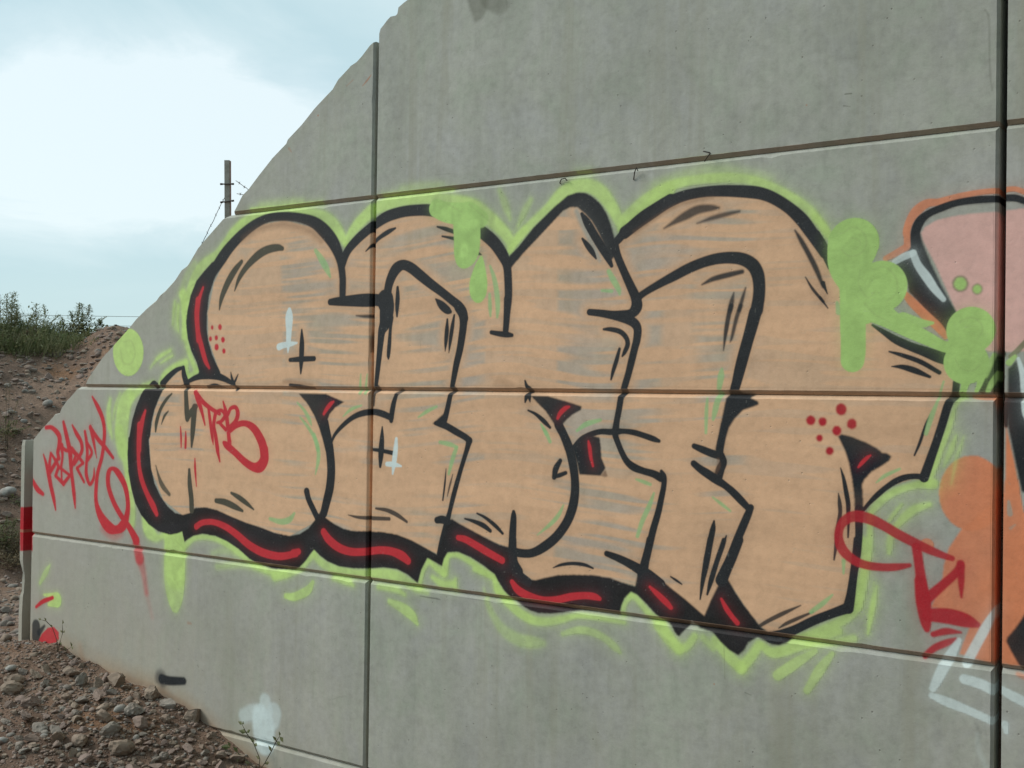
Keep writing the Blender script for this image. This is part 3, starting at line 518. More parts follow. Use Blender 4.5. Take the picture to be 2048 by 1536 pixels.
["s","L","olive",0.16,6.0,[323,774,3,363,767,4,412,739,3,447,721,2]],
["s","L","olive",0.16,5.9,[485,748,3,542,705,4,590,667,3]],
["s","L","olive",0.16,7.5,[-1666,240,3,-1604,244,5,-1572,185,6,-1601,132,4,-1663,137,5,-1684,191,5]],
["p","L","olive",0.8,3.0,[2352,352,2351,346,2350,341,2347,336,2343,332,2339,330,2334,328,2329,327,2323,328,2318,330,2314,334,2310,338,2307,343,2306,348,2305,354,2305,360,2307,365,2310,370,2314,374,2318,377,2323,378,2328,379,2333,378,2338,376,2343,372,2347,368,2349,363,2351,358]],
["p","L","lime2",1.0,2.4,[2346,352,2346,348,2344,344,2342,340,2340,337,2336,335,2333,334,2329,334,2325,334,2321,336,2318,338,2315,341,2313,345,2311,349,2311,354,2311,358,2313,362,2315,366,2317,369,2321,371,2324,372,2328,372,2332,372,2336,370,2339,368,2342,364,2344,361,2346,357]],
["p","L","olive",0.8,3.0,[2392,334,2392,330,2391,327,2389,324,2386,321,2383,319,2380,318,2377,318,2373,318,2370,320,2367,322,2365,325,2363,328,2362,332,2361,335,2362,339,2363,343,2364,346,2367,348,2370,350,2373,351,2376,352,2380,351,2383,350,2386,348,2389,345,2390,342,2392,338]],
["p","L","lime2",1.0,2.4,[2388,334,2388,331,2387,329,2386,326,2384,324,2382,323,2379,322,2377,322,2374,322,2372,323,2370,325,2368,327,2366,330,2365,332,2365,335,2365,338,2366,341,2368,343,2369,345,2372,347,2374,347,2377,348,2379,347,2382,346,2384,345,2386,342,2387,340,2388,337]],
["s","T1","red",1.0,5.3,[-2310,-207,12,-2258,-206,13,-2205,-233,17,-2185,-263,19,-2190,-304,17,-2200,-336,15,-2188,-366,13]],
["s","T1","red",1.0,5.2,[-2155,-175,11,-2136,-220,16,-2109,-286,18,-2091,-336,19,-2082,-412,15,-2065,-488,15,-2051,-553,15,-2040,-616,6]],
["s","T1","red",1.0,5.2,[-2078,-188,6,-2043,-228,14,-2000,-272,14,-1991,-317,14,-2023,-359,11,-2055,-391,10]],
["s","T1","red",1.0,5.3,[-2328,-351,5,-2300,-402,13,-2276,-458,18,-2257,-514,17,-2229,-580,15,-2210,-638,6]],
["s","T1","red",1.0,5.3,[-2262,-343,10,-2270,-390,13,-2273,-432,16]],
["s","T1","red",1.0,5.3,[-2253,-348,9,-2209,-388,12,-2186,-415,11]],
["s","T1","red",1.0,5.3,[-2192,-361,11,-2234,-409,14,-2268,-442,16]],
["s","T1","red",1.0,5.3,[-2168,-298,17,-2158,-354,11,-2169,-411,11]],
["s","T1","red",1.0,5.2,[-2168,-304,10,-2125,-322,11,-2074,-315,10]],
["s","T1","red",1.0,5.3,[-2191,-412,12,-2215,-457,12]],
["s","T1","red",1.0,5.3,[-2215,-460,10,-2145,-497,13]],
["s","T1","red",1.0,5.2,[-2145,-497,13,-2094,-454,11]],
["s","T1","red",1.0,5.2,[-2094,-449,9,-2173,-417,9]],
["s","T1","red",1.0,5.2,[-2165,-421,8,-2161,-488,9]],
["s","T1","red",1.0,5.2,[-2078,-315,17,-2040,-339,13]],
["s","T1","red",1.0,5.2,[-2040,-342,12,-2060,-376,11,-2076,-407,11]],
["s","T1","red",1.0,5.2,[-2032,-339,11,-1981,-380,11]],
["s","T1","red",1.0,5.2,[-1980,-382,9,-2031,-410,9]],
["s","T1","red",1.0,5.2,[-2029,-412,11,-1969,-478,9]],
["s","T1","red",1.0,5.1,[-1969,-218,10,-1955,-265,13,-1945,-325,13,-1951,-386,12,-1950,-441,14,-1920,-487,11,-1888,-453,11,-1886,-403,4]],
["s","T1","red",1.0,5.1,[-1942,-280,9,-1908,-324,11,-1940,-363,11]],
["s","T1","red",1.0,5.1,[-1924,-192,11,-1902,-244,14,-1867,-350,3]],
["s","T1","red",1.0,5.1,[-1924,-197,13,-1861,-252,14,-1796,-295,13,-1733,-343,10]],
["s","T1","red",1.0,5.0,[-1912,-38,6,-1866,-88,15,-1824,-147,15,-1806,-211,14,-1811,-280,14,-1826,-350,14,-1856,-426,14,-1867,-502,15,-1864,-576,16,-1826,-643,26,-1761,-693,32,-1698,-703,22,-1644,-677,29,-1614,-623,20,-1608,-560,17,-1634,-479,19,-1690,-418,20,-1737,-398,11,-1767,-422,17,-1767,-486,17,-1725,-562,17,-1669,-622,17,-1613,-667,18,-1574,-703,21,-1539,-743,26]],
["s","T1","red",1.0,5.4,[-2426,-492,13,-2380,-537,18,-2326,-562,12]],
["s","T1","red",0.75,12.3,[-1538,-766,28,-1510,-830,33]],
["s","T1","red",0.45,17.1,[-1510,-830,30,-1478,-899,21,-1453,-992,15]],
["s","T1","red",0.15,19.4,[-1453,-992,13,-1406,-1106,11]],
["s","T1","red",0.35,20.1,[-1800,-706,25,-1720,-734,27,-1658,-724,15]],
["p","T1","red2",1.0,4.3,[-2536,-646,-2419,-638,-2412,-874,-2528,-884]],
["s","M","red",1.0,5.3,[-2370,-1169,9,-2309,-1133,13,-2222,-1103,11]],
["p","M","red",0.95,6.6,[-2342,-1346,-2313,-1305,-2261,-1267,-2209,-1255,-2165,-1276,-2162,-1316,-2198,-1344,-2302,-1353]],
["s","T2","red",1,3.8,[-1122,-5,8,-1101,-37,15,-1072,-92,12,-1046,-160,5]],
["s","T2","red",1,3.8,[-1115,-9,14,-1059,-55,13,-997,-86,11,-946,-105,10]],
["s","T2","red",1,3.7,[-1024,-77,9,-1009,-146,11,-994,-214,10,-986,-249,3]],
["s","T2","red",1,3.7,[-973,-99,12,-985,-159,12,-970,-213,13,-956,-271,13]],
["s","T2","red",1,3.7,[-955,-280,12,-939,-327,5]],
["s","T2","red",1,3.7,[-970,-99,10,-936,-89,9,-908,-111,12,-932,-139,10,-962,-147,7]],
["s","T2","red",1,3.7,[-948,-146,9,-902,-178,10]],
["s","T2","red",1,3.7,[-923,-48,5,-903,-98,13,-888,-165,13,-877,-232,13]],
["s","T2","red",1,3.7,[-875,-232,13,-867,-279,6]],
["s","T2","red",1,3.7,[-889,-106,11,-870,-79,10,-838,-74,11,-823,-101,14,-836,-137,13,-878,-169,12]],
["s","T2","red",1,3.6,[-874,-183,12,-829,-155,15,-771,-146,15,-713,-169,21,-667,-221,25,-648,-262,26]],
["s","T2","red",1,3.6,[-648,-260,27,-645,-303,28,-671,-337,28,-715,-342,21,-773,-320,19,-839,-280,18,-893,-251,18,-914,-239,10]],
["s","T3","red2",0.93,3.9,[2187,-506,7,2148,-515,12,2104,-520,13,2053,-518,14,2012,-504,15,1980,-476,17,1967,-439,15,1972,-404,14,1993,-378,16,2024,-367,18,2065,-373,18,2113,-393,16,2153,-414,16,2203,-436,15,2245,-453,14,2284,-466,11,2312,-473,9]],
["s","T3","red2",0.97,4.6,[2208,-449,15,2216,-502,15,2223,-551,17,2231,-617,20]],
["s","T3","red2",0.97,4.6,[2220,-551,18,2229,-609,23,2237,-668,18,2241,-695,10]],
["s","T3","red2",0.97,4.5,[2237,-606,17,2284,-558,14,2322,-518,13,2337,-494,12]],
["s","T3","red2",0.97,4.5,[2337,-487,12,2339,-539,10,2340,-586,4]],
["s","T3","red2",0.97,4.5,[2244,-651,20,2301,-648,24,2350,-654,22,2385,-663,10]],
["s","T3","red2",0.95,4.5,[2260,-708,9,2298,-694,11,2339,-692,4]],
["s","T3","red2",0.95,4.5,[2234,-779,9,2264,-749,11,2298,-729,11,2324,-715,7]],
["s","W2","white",0.84,4.4,[2438,-605,5,2412,-662,13,2383,-723,14,2356,-781,15]],
["s","W2","white",0.84,4.5,[2335,-716,8,2317,-752,14,2295,-794,17,2273,-844,15,2260,-872,11]],
["s","W2","white",0.84,4.5,[2258,-894,10,2304,-906,15,2360,-920,13,2429,-941,12]],
["s","W2","white",0.84,4.4,[2351,-830,15,2395,-837,16,2432,-850,16]],
["s","W2","white",0.84,4.4,[2457,-846,12,2489,-860,15,2538,-879,14]],
["s","W2","white",0.84,4.4,[2465,-944,11,2468,-966,7]],
["s","W2","white",0.2,8.8,[2389,-988,6,2393,-1033,8,2412,-1076,8]],
["s","W2","black2",0.18,7.4,[2382,-955,4,2395,-983,5,2390,-1015,4]]]''')
MARKS = [([-2394, -1336, 40, -2240, -1328, 45, -2129, -1340, 47, -1935, -1385, 51, -1748, -1414, 50, -1415, -1429, 41, -1265, -1461, 36, -1156, -1479, 31, -909, -1565, 25, -610, -1669, 22], 'mud', 0.55, 0.0427), ([-2393, -1362, 13, -2129, -1358, 13, -1748, -1429, 15, -1415, -1444, 12, -1155, -1493, 12, -908, -1579, 11, -610, -1683, 11], 'dirt', 0.5, 0.0133), ([509, 1571, 50, 518, 1511, 36, 506, 1477, 12], 'damp', 0.55, 0.0079), ([582, 1557, 59, 618, 1515, 39, 647, 1495, 12], 'damp', 0.5, 0.0078), ([-88, 1299, 2, -61, 1320, 4, -41, 1338, 2], 'rust', 0.7, 0.0021), ([-180, 1312, 2, -143, 1332, 3], 'rust', 0.4, 0.0022), ([-345, 1207, 4], 'rust', 0.8, 0.0022), ([-520, 1083, 6, -504, 1065, 3], 'rust', 0.4, 0.0022), ([2391, 1168, 2, 2402, 1136, 3, 2406, 986, 2, 2413, 925, 2], 'damp', 0.4, 0.003), ([1972, 975, 2, 1993, 974, 2], 'damp', 0.8, 0.0016), ([2025, 962, 3], 'damp', 0.7, 0.0016), ([1968, 938, 2, 1989, 933, 1], 'damp', 0.6, 0.0016), ([1374, 1222, 3, 1376, 1217, 2], 'damp', 0.5, 0.0018), ([-1645, -800, 4], 'damp', 0.9, 0.002), ([1546, -970, 3], 'rust', 0.6, 0.0017), ([-1143, -1101, 7, -1122, -1101, 5], 'rust', 0.35, 0.0047), ([1580, -833, 1, 1585, -947, 1], 'damp', 0.5, 0.0013), ([1846, 957, 3], 'rust', 0.6, 0.0016), ([1657, -981, 2, 1678, -986, 2], 'damp', 0.5, 0.0017), ([-227, -1315, 2, -136, -1283, 2], 'damp', 0.2, 0.0043), ([-1979, -1319, 13, -1933, -1441, 18, -1848, -1505, 13], 'rust', 0.22, 0.0205), ([309, 882, 2, 386, 880, 2], 'damp', 0.3, 0.003), ([848, 838, 3, 1074, 833, 4], 'damp', 0.2, 0.0038), ([263, -816, 2, 340, -817, 3, 366, -818, 2], 'black2', 0.5, 0.002), ([211, -793, 2, 610, -798, 2, 795, -796, 1], 'black2', 0.25, 0.002), ([638, 42, 25, 678, 38, 19, 736, 27, 8], 'brown', 0.25, 0.0077), ([244, 218, 1, 250, 178, 1], 'damp', 0.3, 0.0016)]
STONES_NAMED = [(-7.571, 3.445, 0.071, 3, 'smooth pale oval cobble lying alone on the slope of the bank'), (-6.794, 2.532, 0.098, 3, 'large whitish boulder at the left edge of the picture'), (-6.578, 2.403, 0.051, 0, 'rounded pinkish stone just below the whitish boulder'), (-7.492, 3.197, 0.056, 1, 'grey stone on the bank left of the smooth pale cobble'), (-7.611, 3.006, 0.062, 0, 'round stone high on the left edge of the bank'), (-2.041, -0.342, 0.03, 3, 'small whitish stone low at the left edge of the picture'), (-1.783, -0.322, 0.038, 1, 'rounded grey stone alone on the orange soil'), (-1.025, -0.456, 0.064, 2, 'large tan stone with a flat top nearest the camera'), (-1.452, -0.265, 0.057, 0, 'upright pinkish stone with a flat face in the middle of the rubble'), (-1.282, -0.366, 0.055, 2, 'blocky buff stone just below the pinkish upright one'), (-1.186, -0.542, 0.045, 2, 'rounded ochre stone left of the large flat-topped one'), (-1.151, -0.421, 0.046, 1, 'grey stone directly above the large flat-topped one'), (-1.324, -0.055, 0.053, 2, 'light angular stone close below the black paint mark'), (-1.193, -0.063, 0.058, 1, 'craggy grey stone touching the foot of the wall'), (-1.088, -0.16, 0.039, 2, 'small buff wedge stone below the craggy grey one'), (-1.053, -0.039, 0.063, 2, 'flat buff stone against the wall below the black paint mark'), (-1.528, -0.583, 0.055, 0, 'long low stone in the dirt at the lower left'), (-1.486, -0.324, 0.043, 1, 'slanting grey stone left of the upright pinkish one'), (-1.216, -0.236, 0.048, 1, 'broad grey stone in the dirt between two buff ones'), (-1.62, -0.501, 0.045, 0, 'rounded brown stone above the long low one'), (-0.871, -0.217, 0.038, 0, 'reddish flat stone at the lower right of the rubble'), (-0.709, -0.057, 0.055, 2, 'long flat slab at the bottom of the picture against the wall'), (-4.43, 1.092, 0.039, 1, 'grey stone on the sandy strip at the left edge'), (-1.677, -0.274, 0.021, 3, 'tiny pale stone on the orange patch of soil')]
STONES_FRONT = [(-1.356, -0.114, 0.029, 2), (-0.943, -0.508, 0.028, 2), (-0.693, -0.118, 0.017, 2), (-1.617, -0.583, 0.026, 2), (-0.862, -0.441, 0.027, 2), (-1.024, -0.697, 0.02, 1), (-1.16, -0.657, 0.026, 2), (-1.412, -0.407, 0.025, 1), (-1.17, -0.168, 0.019, 2), (-1.381, -0.712, 0.024, 1), (-1.597, -0.388, 0.014, 2), (-1.356, -0.453, 0.032, 2), (-0.969, -0.369, 0.028, 0), (-0.91, -0.316, 0.025, 1), (-0.816, -0.07, 0.034, 0), (-0.989, -0.141, 0.03, 0), (-0.845, -0.296, 0.028, 2), (-0.796, -0.443, 0.033, 0), (-1.866, -0.064, 0.029, 2), (-1.468, -0.687, 0.021, 0), (-0.92, -0.468, 0.021, 2), (-0.81, -0.356, 0.013, 0), (-1.424, -0.475, 0.019, 0), (-1.3, -0.705, 0.041, 0), (-1.189, -0.605, 0.033, 1), (-0.91, -0.244, 0.017, 2), (-0.968, -0.635, 0.021, 2), (-1.534, -0.793, 0.026, 2), (-0.845, -0.405, 0.034, 0), (-1.061, -0.347, 0.021, 3), (-0.987, -0.575, 0.034, 1), (-1.59, -0.759, 0.031, 0), (-1.198, -0.381, 0.013, 1), (-2.037, -0.145, 0.015, 2), (-0.91, -0.28, 0.022, 0), (-0.703, -0.174, 0.044, 0), (-1.064, -0.712, 0.031, 0), (-0.943, -0.448, 0.018, 2), (-0.985, -0.513, 0.019, 1), (-0.973, -0.105, 0.023, 1), (-1.405, -0.209, 0.023, 1), (-0.999, -0.632, 0.022, 0), (-1.932, -0.231, 0.05, 2), (-1.109, -0.574, 0.024, 2), (-0.68, -0.255, 0.028, 0), (-1.224, -0.726, 0.022, 1), (-1.616, -0.704, 0.039, 0), (-1.131, -0.553, 0.016, 0), (-1.878, -0.545, 0.026, 2), (-0.76, -0.225, 0.023, 0), (-1.032, -0.315, 0.013, 0), (-1.335, -0.27, 0.015, 2), (-0.965, -0.209, 0.013, 1), (-1.35, -0.316, 0.035, 2), (-1.232, -0.78, 0.02, 1), (-1.126, -0.489, 0.013, 1), (-1.464, -0.382, 0.024, 2), (-1.254, -0.807, 0.013, 0), (-1.298, -0.184, 0.014, 1), (-1.483, -0.516, 0.031, 0), (-0.94, -0.24, 0.021, 2), (-1.026, -0.759, 0.045, 2), (-0.734, -0.292, 0.016, 2), (-1.125, -0.621, 0.039, 2), (-1.559, -0.084, 0.061, 2), (-1.888, -0.309, 0.043, 2), (-1.749, -0.625, 0.029, 2), (-1.059, -0.394, 0.013, 0), (-0.849, -0.153, 0.02, 2), (-1.57, -0.37, 0.016, 2), (-1.291, -0.784, 0.013, 0), (-0.647, -0.184, 0.015, 0), (-1.36, -0.759, 0.015, 1), (-1.009, -0.251, 0.021, 2), (-1.561, -0.509, 0.014, 1), (-1.606, -0.309, 0.014, 0), (-1.12, -0.267, 0.057, 0), (-1.064, -0.531, 0.017, 1), (-1.338, -0.78, 0.013, 1), (-1.192, -0.304, 0.022, 0), (-0.751, -0.328, 0.018, 0), (-0.905, -0.361, 0.028, 1), (-1.575, -0.204, 0.028, 1), (-1.352, -0.85, 0.053, 0), (-0.712, -0.277, 0.023, 0), (-1.57, -0.418, 0.029, 0), (-1.163, -0.902, 0.019, 2), (-1.089, -0.234, 0.015, 0), (-1.848, -0.451, 0.059, 2), (-1.922, -0.066, 0.035, 0), (-1.218, -0.637, 0.03, 0), (-0.813, -0.165, 0.024, 1), (-1.84, -0.615, 0.031, 0), (-1.483, -0.468, 0.022, 0), (-1.944, -0.554, 0.018, 0), (-0.91, -0.05, 0.024, 2), (-1.12, -0.364, 0.017, 2), (-1.932, -0.4, 0.056, 2), (-1.319, -0.573, 0.053, 1), (-1.459, -0.826, 0.021, 1), (-1.258, -0.761, 0.026, 1), (-1.811, -0.148, 0.057, 2), (-1.385, -0.134, 0.014, 1), (-1.564, -0.656, 0.028, 1), (-0.87, -0.276, 0.018, 0), (-1.42, -0.763, 0.025, 3), (-0.937, -0.334, 0.018, 0), (-1.186, -0.482, 0.015, 2), (-1.4, -0.363, 0.023, 0), (-0.646, -0.159, 0.016, 1), (-1.406, -0.596, 0.042, 1), (-1.247, -0.487, 0.024, 0), (-1.184, -0.662, 0.013, 2), (-0.901, -0.443, 0.022, 2), (-0.92, -0.154, 0.026, 0), (-1.435, -0.725, 0.013, 2), (-0.872, -0.108, 0.02, 2), (-1.06, -0.31, 0.026, 1), (-1.702, -0.497, 0.039, 0), (-1.647, -0.084, 0.04, 0), (-1.783, -0.588, 0.021, 0), (-1.256, -0.602, 0.044, 2), (-0.78, -0.118, 0.035, 2), (-1.889, -0.577, 0.023, 2), (-1.497, -0.077, 0.034, 2), (-1.533, -0.356, 0.022, 2), (-1.186, -0.349, 0.017, 1), (-1.394, -0.455, 0.019, 2), (-1.511, -0.414, 0.031, 1), (-1.357, -0.514, 0.035, 0), (-0.943, -0.133, 0.021, 2), (-1.137, -0.884, 0.027, 2), (-0.907, -0.581, 0.013, 2), (-1.1, -0.35, 0.016, 2), (-1.908, -0.105, 0.017, 0), (-1.55, -0.296, 0.017, 2), (-1.432, -0.638, 0.017, 0), (-0.873, -0.509, 0.045, 0), (-1.62, -0.15, 0.04, 2), (-1.094, -0.395, 0.018, 2), (-0.749, -0.205, 0.013, 0), (-1.052, -0.607, 0.039, 0), (-0.837, -0.108, 0.023, 0), (-1.154, -0.593, 0.022, 1), (-1.046, -0.652, 0.013, 3), (-1.134, -0.737, 0.025, 1), (-0.998, -0.328, 0.027, 0), (-1.375, -0.236, 0.021, 0), (-2.061, -0.15, 0.02, 2), (-1.305, -0.757, 0.019, 1), (-1.446, -0.696, 0.017, 0), (-0.773, -0.392, 0.025, 0), (-1.254, -0.722, 0.025, 2), (-1.086, -0.328, 0.02, 2), (-0.972, -0.408, 0.013, 2), (-1.396, -0.807, 0.036, 1), (-1.115, -0.675, 0.027, 1), (-1.171, -0.738, 0.016, 0), (-1.214, -0.888, 0.017, 2), (-1.615, -0.376, 0.02, 2), (-1.212, -0.451, 0.016, 0), (-1.274, -0.119, 0.021, 1), (-0.955, -0.553, 0.016, 1), (-1.478, -0.174, 0.03, 1), (-1.342, -0.177, 0.017, 2), (-1.456, -0.534, 0.016, 1), (-1.709, -0.55, 0.029, 0), (-0.885, -0.396, 0.021, 1), (-1.026, -0.65, 0.013, 0), (-1.505, -0.761, 0.016, 2), (-1.986, -0.304, 0.039, 1), (-1.142, -0.367, 0.019, 0), (-1.517, -0.188, 0.03, 0), (-1.687, -0.184, 0.05, 1), (-0.769, -0.074, 0.019, 1), (-1.314, -0.449, 0.016, 2), (-1.317, -0.813, 0.019, 2), (-1.027, -0.36, 0.02, 2), (-1.811, -0.402, 0.018, 2), (-1.513, -0.706, 0.023, 2), (-1.649, -0.424, 0.024, 1), (-1.101, -0.847, 0.04, 1), (-1.091, -0.489, 0.027, 0), (-1.305, -0.902, 0.025, 1), (-1.307, -0.153, 0.022, 2), (-0.902, -0.541, 0.023, 1), (-1.304, -0.515, 0.032, 0), (-0.785, -0.351, 0.025, 1), (-1.827, -0.558, 0.025, 0), (-1.595, -0.338, 0.029, 2), (-1.296, -0.932, 0.023, 1), (-1.273, -0.275, 0.031, 3), (-0.896, -0.076, 0.018, 2), (-0.964, -0.269, 0.024, 0), (-1.119, -0.206, 0.015, 2)]
STONES_BANK = [(-6.304, 2.278, 0.007, 1), (-3.443, 0.711, 0.032, 0), (-7.094, 2.385, 0.021, 1), (-8.22, 3.977, 0.018, 0), (-3.557, 0.646, 0.028, 2), (-3.246, 0.446, 0.026, 0), (-8.213, 4.355, 0.034, 2), (-7.073, 2.822, 0.028, 0), (-7.739, 4.461, 0.025, 2), (-6.379, 2.324, 0.035, 0), (-3.511, 0.411, 0.023, 2), (-7.864, 4.064, 0.056, 1), (-6.822, 3.152, 0.041, 2), (-6.32, 2.725, 0.011, 0), (-6.251, 2.399, 0.017, 1), (-6.858, 2.415, 0.026, 2), (-8.797, 3.689, 0.023, 0), (-7.159, 3.559, 0.028, 2), (-5.819, 1.958, 0.016, 0), (-8.293, 3.261, 0.034, 2), (-5.424, 1.562, 0.032, 1), (-7.498, 3.084, 0.027, 0), (-8.093, 3.63, 0.029, 2), (-8.391, 3.4, 0.017, 2), (-7.385, 3.644, 0.029, 0), (-7.118, 3.744, 0.018, 1), (-8.313, 4.311, 0.031, 0), (-7.196, 2.858, 0.021, 1), (-8.1, 3.793, 0.058, 0), (-6.215, 2.17, 0.018, 2), (-6.065, 1.79, 0.029, 2), (-6.966, 3.052, 0.027, 2), (-6.461, 2.858, 0.03, 1), (-5.948, 1.882, 0.015, 2), (-5.177, 1.538, 0.014, 0), (-6.731, 2.346, 0.029, 2), (-6.267, 2.352, 0.017, 1), (-7.438, 2.582, 0.026, 2), (-7.675, 3.627, 0.02, 2), (-6.924, 2.285, 0.023, 1), (-7.834, 3.831, 0.031, 2), (-8.613, 4.311, 0.048, 2), (-8.712, 4.304, 0.026, 0), (-8.162, 3.437, 0.045, 0), (-7.235, 2.964, 0.039, 0), (-6.506, 2.453, 0.027, 1), (-8.523, 4.18, 0.068, 1), (-7.339, 3.808, 0.023, 1), (-6.099, 2.323, 0.054, 0), (-7.603, 2.818, 0.024, 0), (-7.392, 3.23, 0.043, 2), (-6.832, 2.662, 0.026, 0), (-5.655, 1.586, 0.039, 0), (-7.19, 2.512, 0.02, 2), (-7.891, 3.067, 0.015, 0), (-4.028, 0.602, 0.016, 0), (-7.109, 3.135, 0.038, 1), (-4.513, 1.277, 0.044, 0), (-5.63, 1.664, 0.027, 0), (-8.127, 2.929, 0.024, 0), (-6.612, 2.404, 0.029, 1), (-8.155, 4.155, 0.029, 0), (-6.804, 3.031, 0.059, 0), (-3.573, 0.756, 0.039, 1), (-4.394, 1.189, 0.025, 1), (-6.954, 2.409, 0.04, 2), (-3.912, 0.706, 0.037, 2), (-8.666, 3.9, 0.055, 0), (-4.263, 0.745, 0.038, 1), (-5.516, 1.536, 0.027, 0), (-7.968, 3.437, 0.033, 0), (-8.347, 3.551, 0.028, 0), (-9.056, 3.487, 0.018, 0), (-7.182, 3.096, 0.024, 0), (-5.873, 1.752, 0.025, 0), (-7.372, 3.377, 0.025, 2), (-2.964, 0.421, 0.031, 0), (-7.099, 3.407, 0.021, 2)]
WEEDS = [(-9.579, 4.139, 0.736, 0.45, 9, 1540, 'tall bushy weed at the far left on the bank crest, cut by the picture edge', 0), (-9.779, 4.379, 0.773, 0.32, 6, 1144, 'tallest seeding weed, second from the left on the bank crest', 0), (-9.385, 4.253, 0.498, 0.35, 8, 1540, 'dense dark green weed between the tallest one and the twin spikes', 0), (-9.553, 4.543, 0.612, 0.3, 6, 1056, 'weed with twin upright seed spikes on the bank crest', 0), (-9.247, 4.282, 0.298, 0.35, 8, 1320, 'low bushy weed in front of the twin spiked one', 1), (-9.252, 4.457, 0.348, 0.35, 8, 1320, 'rounded green weed right of the twin spikes', 0), (-9.546, 4.735, 0.624, 0.24, 4, 572, 'thin weed leaning right with a tufted top', 0), (-9.332, 4.698, 0.403, 0.3, 7, 924, 'low leafy weed right of the leaning tufted one', 0), (-9.342, 4.864, 0.427, 0.28, 6, 726, 'airy weed left of the paired tall sprays', 0), (-9.367, 5.007, 0.545, 0.26, 6, 660, 'tall airy weed with curved tips near the right end of the row', 0), (-9.225, 5.044, 0.466, 0.22, 5, 572, 'tall upright weed next to the one with curved tips', 0), (-9.048, 4.768, 0.151, 0.32, 7, 924, 'low leafy weed in front of the two tall airy ones', 0), (-9.104, 5.045, 0.033, 0.24, 5, 440, 'small weed at the start of the gravel mound', 0), (-9.222, 5.229, 0.178, 0.1, 2, 110, 'single thin stalk on the shoulder of the mound', 0), (-9.17, 5.309, 0.092, 0.06, 1, 52, 'rightmost tiny stalk above the gravel mound', 0), (-9.276, 4.057, 0.235, 0.35, 9, 1430, 'dark reddish green weed low at the left end of the crest', 1), (-9.751, 4.058, 0.679, 0.4, 8, 1320, 'bushy weed just outside the left edge of the view', 0)]
WEEDS_LOW = [(-7.249, 2.786, 0.7, 0.1, 3, 90, 'thin yellowish upright weed at the left edge of the bank', 1), (-7.363, 2.912, 0.17, 0.16, 6, 120, 'small green weed beside the thin yellowish one', 0), (-7.381, 2.827, 0.249, 0.18, 6, 120, 'grassy weed at the very left edge below the crest', 0), (-6.255, 2.191, 0.312, 0.3, 9, 520, 'dense green weed at the foot of the bank, left edge', 0), (-6.181, 2.243, 0.285, 0.28, 9, 500, 'reddish green weed at the foot of the bank beside the nib', 1), (-6.366, 2.139, 0.29, 0.3, 8, 400, 'green weed at the foot of the bank outside the left edge', 0), (-6.058, 2.206, 0.207, 0.2, 7, 300, 'dry low weed close to the end of the wall', 1), (-6.047, 2.105, 0.21, 0.25, 7, 330, 'dry brownish weed above the sandy strip', 1), (-6.652, 2.557, 0.117, 0.15, 5, 120, 'tuft of grass next to the whitish boulder', 0)]

# ================================================================= graffiti, rasterised from strokes given in millimetres on the wall (x along it, z up)
PX0, PX1, PZ0, PZ1, PS = -2.56, 3.60, -1.95, 1.70, .002
WN = int(round((PX1-PX0)/PS)); HN = int(round((PZ1-PZ0)/PS))
SRGB = dict(tan=(197, 159, 127), lime=(172, 199, 116), lime2=(152, 185, 108), pale=(134, 172, 118), black=(24, 27, 32), black2=(20, 18, 22), char=(64, 61, 50), red=(176, 38, 48), red2=(158, 26, 38),
            brown=(100, 72, 54), grey=(150, 150, 142), white=(190, 203, 205), orange=(196, 120, 84), pink=(200, 160, 152), olive=(112, 110, 84), concrete=(143, 147, 137), dirt=(138, 112, 92), mud=(150, 126, 100), damp=(84, 86, 74), rust=(150, 92, 58))  # dirt: foot soil, and the brown shade painted under the joints
def lin(c):
    c = np.array(c)/255.; return np.where(c <= .04045, c/12.92, ((c+.055)/1.055)**2.4)
ALB = {k: np.minimum(lin(v)*1.34, .8).astype(np.float32) for k, v in SRGB.items()}
rgb = np.empty((HN, WN, 3), np.float32); rgb[:] = ALB['concrete']; alp = np.zeros((HN, WN), np.float32); own = np.zeros((HN, WN), np.uint8)
gx = (PX0+(np.arange(WN)+.5)*PS).astype(np.float32); gz = (PZ0+(np.arange(HN)+.5)*PS).astype(np.float32)
GRAIN = RNG.random((HN, WN)).astype(np.float32)
def fnoise(fx, fz, s, o=3):
    # smooth noise field on a coarse lattice, bilinear up
    sx, sz = 3, 2
    X, Zz = np.meshgrid(gx[::sx], gz[::sz]); f = fbm(X*fx, Zz*fz, o, s).astype(np.float32)
    f = np.repeat(np.repeat(f, sz, 0), sx, 1); return f[:HN, :WN]
FN = fnoise(9, 9, 71); FS = fnoise(3.2, 34, 72, 2)
CLS = {}; CHF = .0155
def cover(sl, a, col, cls):
    """lay paint of opacity a (array) over window sl"""
    r0, r1, c0, c1 = sl; A = alp[r0:r1, c0:c1]; na = a+A*(1-a); w_ = np.where(na > 1e-4, a/np.maximum(na, 1e-4), 0)[..., None]
    rgb[r0:r1, c0:c1] = rgb[r0:r1, c0:c1]*(1-w_)+col*w_; alp[r0:r1, c0:c1] = na
    if cls:
        i = CLS.setdefault(cls, len(CLS)+1); o = own[r0:r1, c0:c1]; o[a > .42] = i
def win(x0, x1, z0, z1, pad):
    c0 = max(0, int((x0-pad-PX0)/PS)); c1 = min(WN, int((x1+pad-PX0)/PS)+2); r0 = max(0, int((z0-pad-PZ0)/PS)); r1 = min(HN, int((z1+pad-PZ0)/PS)+2); return r0, r1, c0, c1
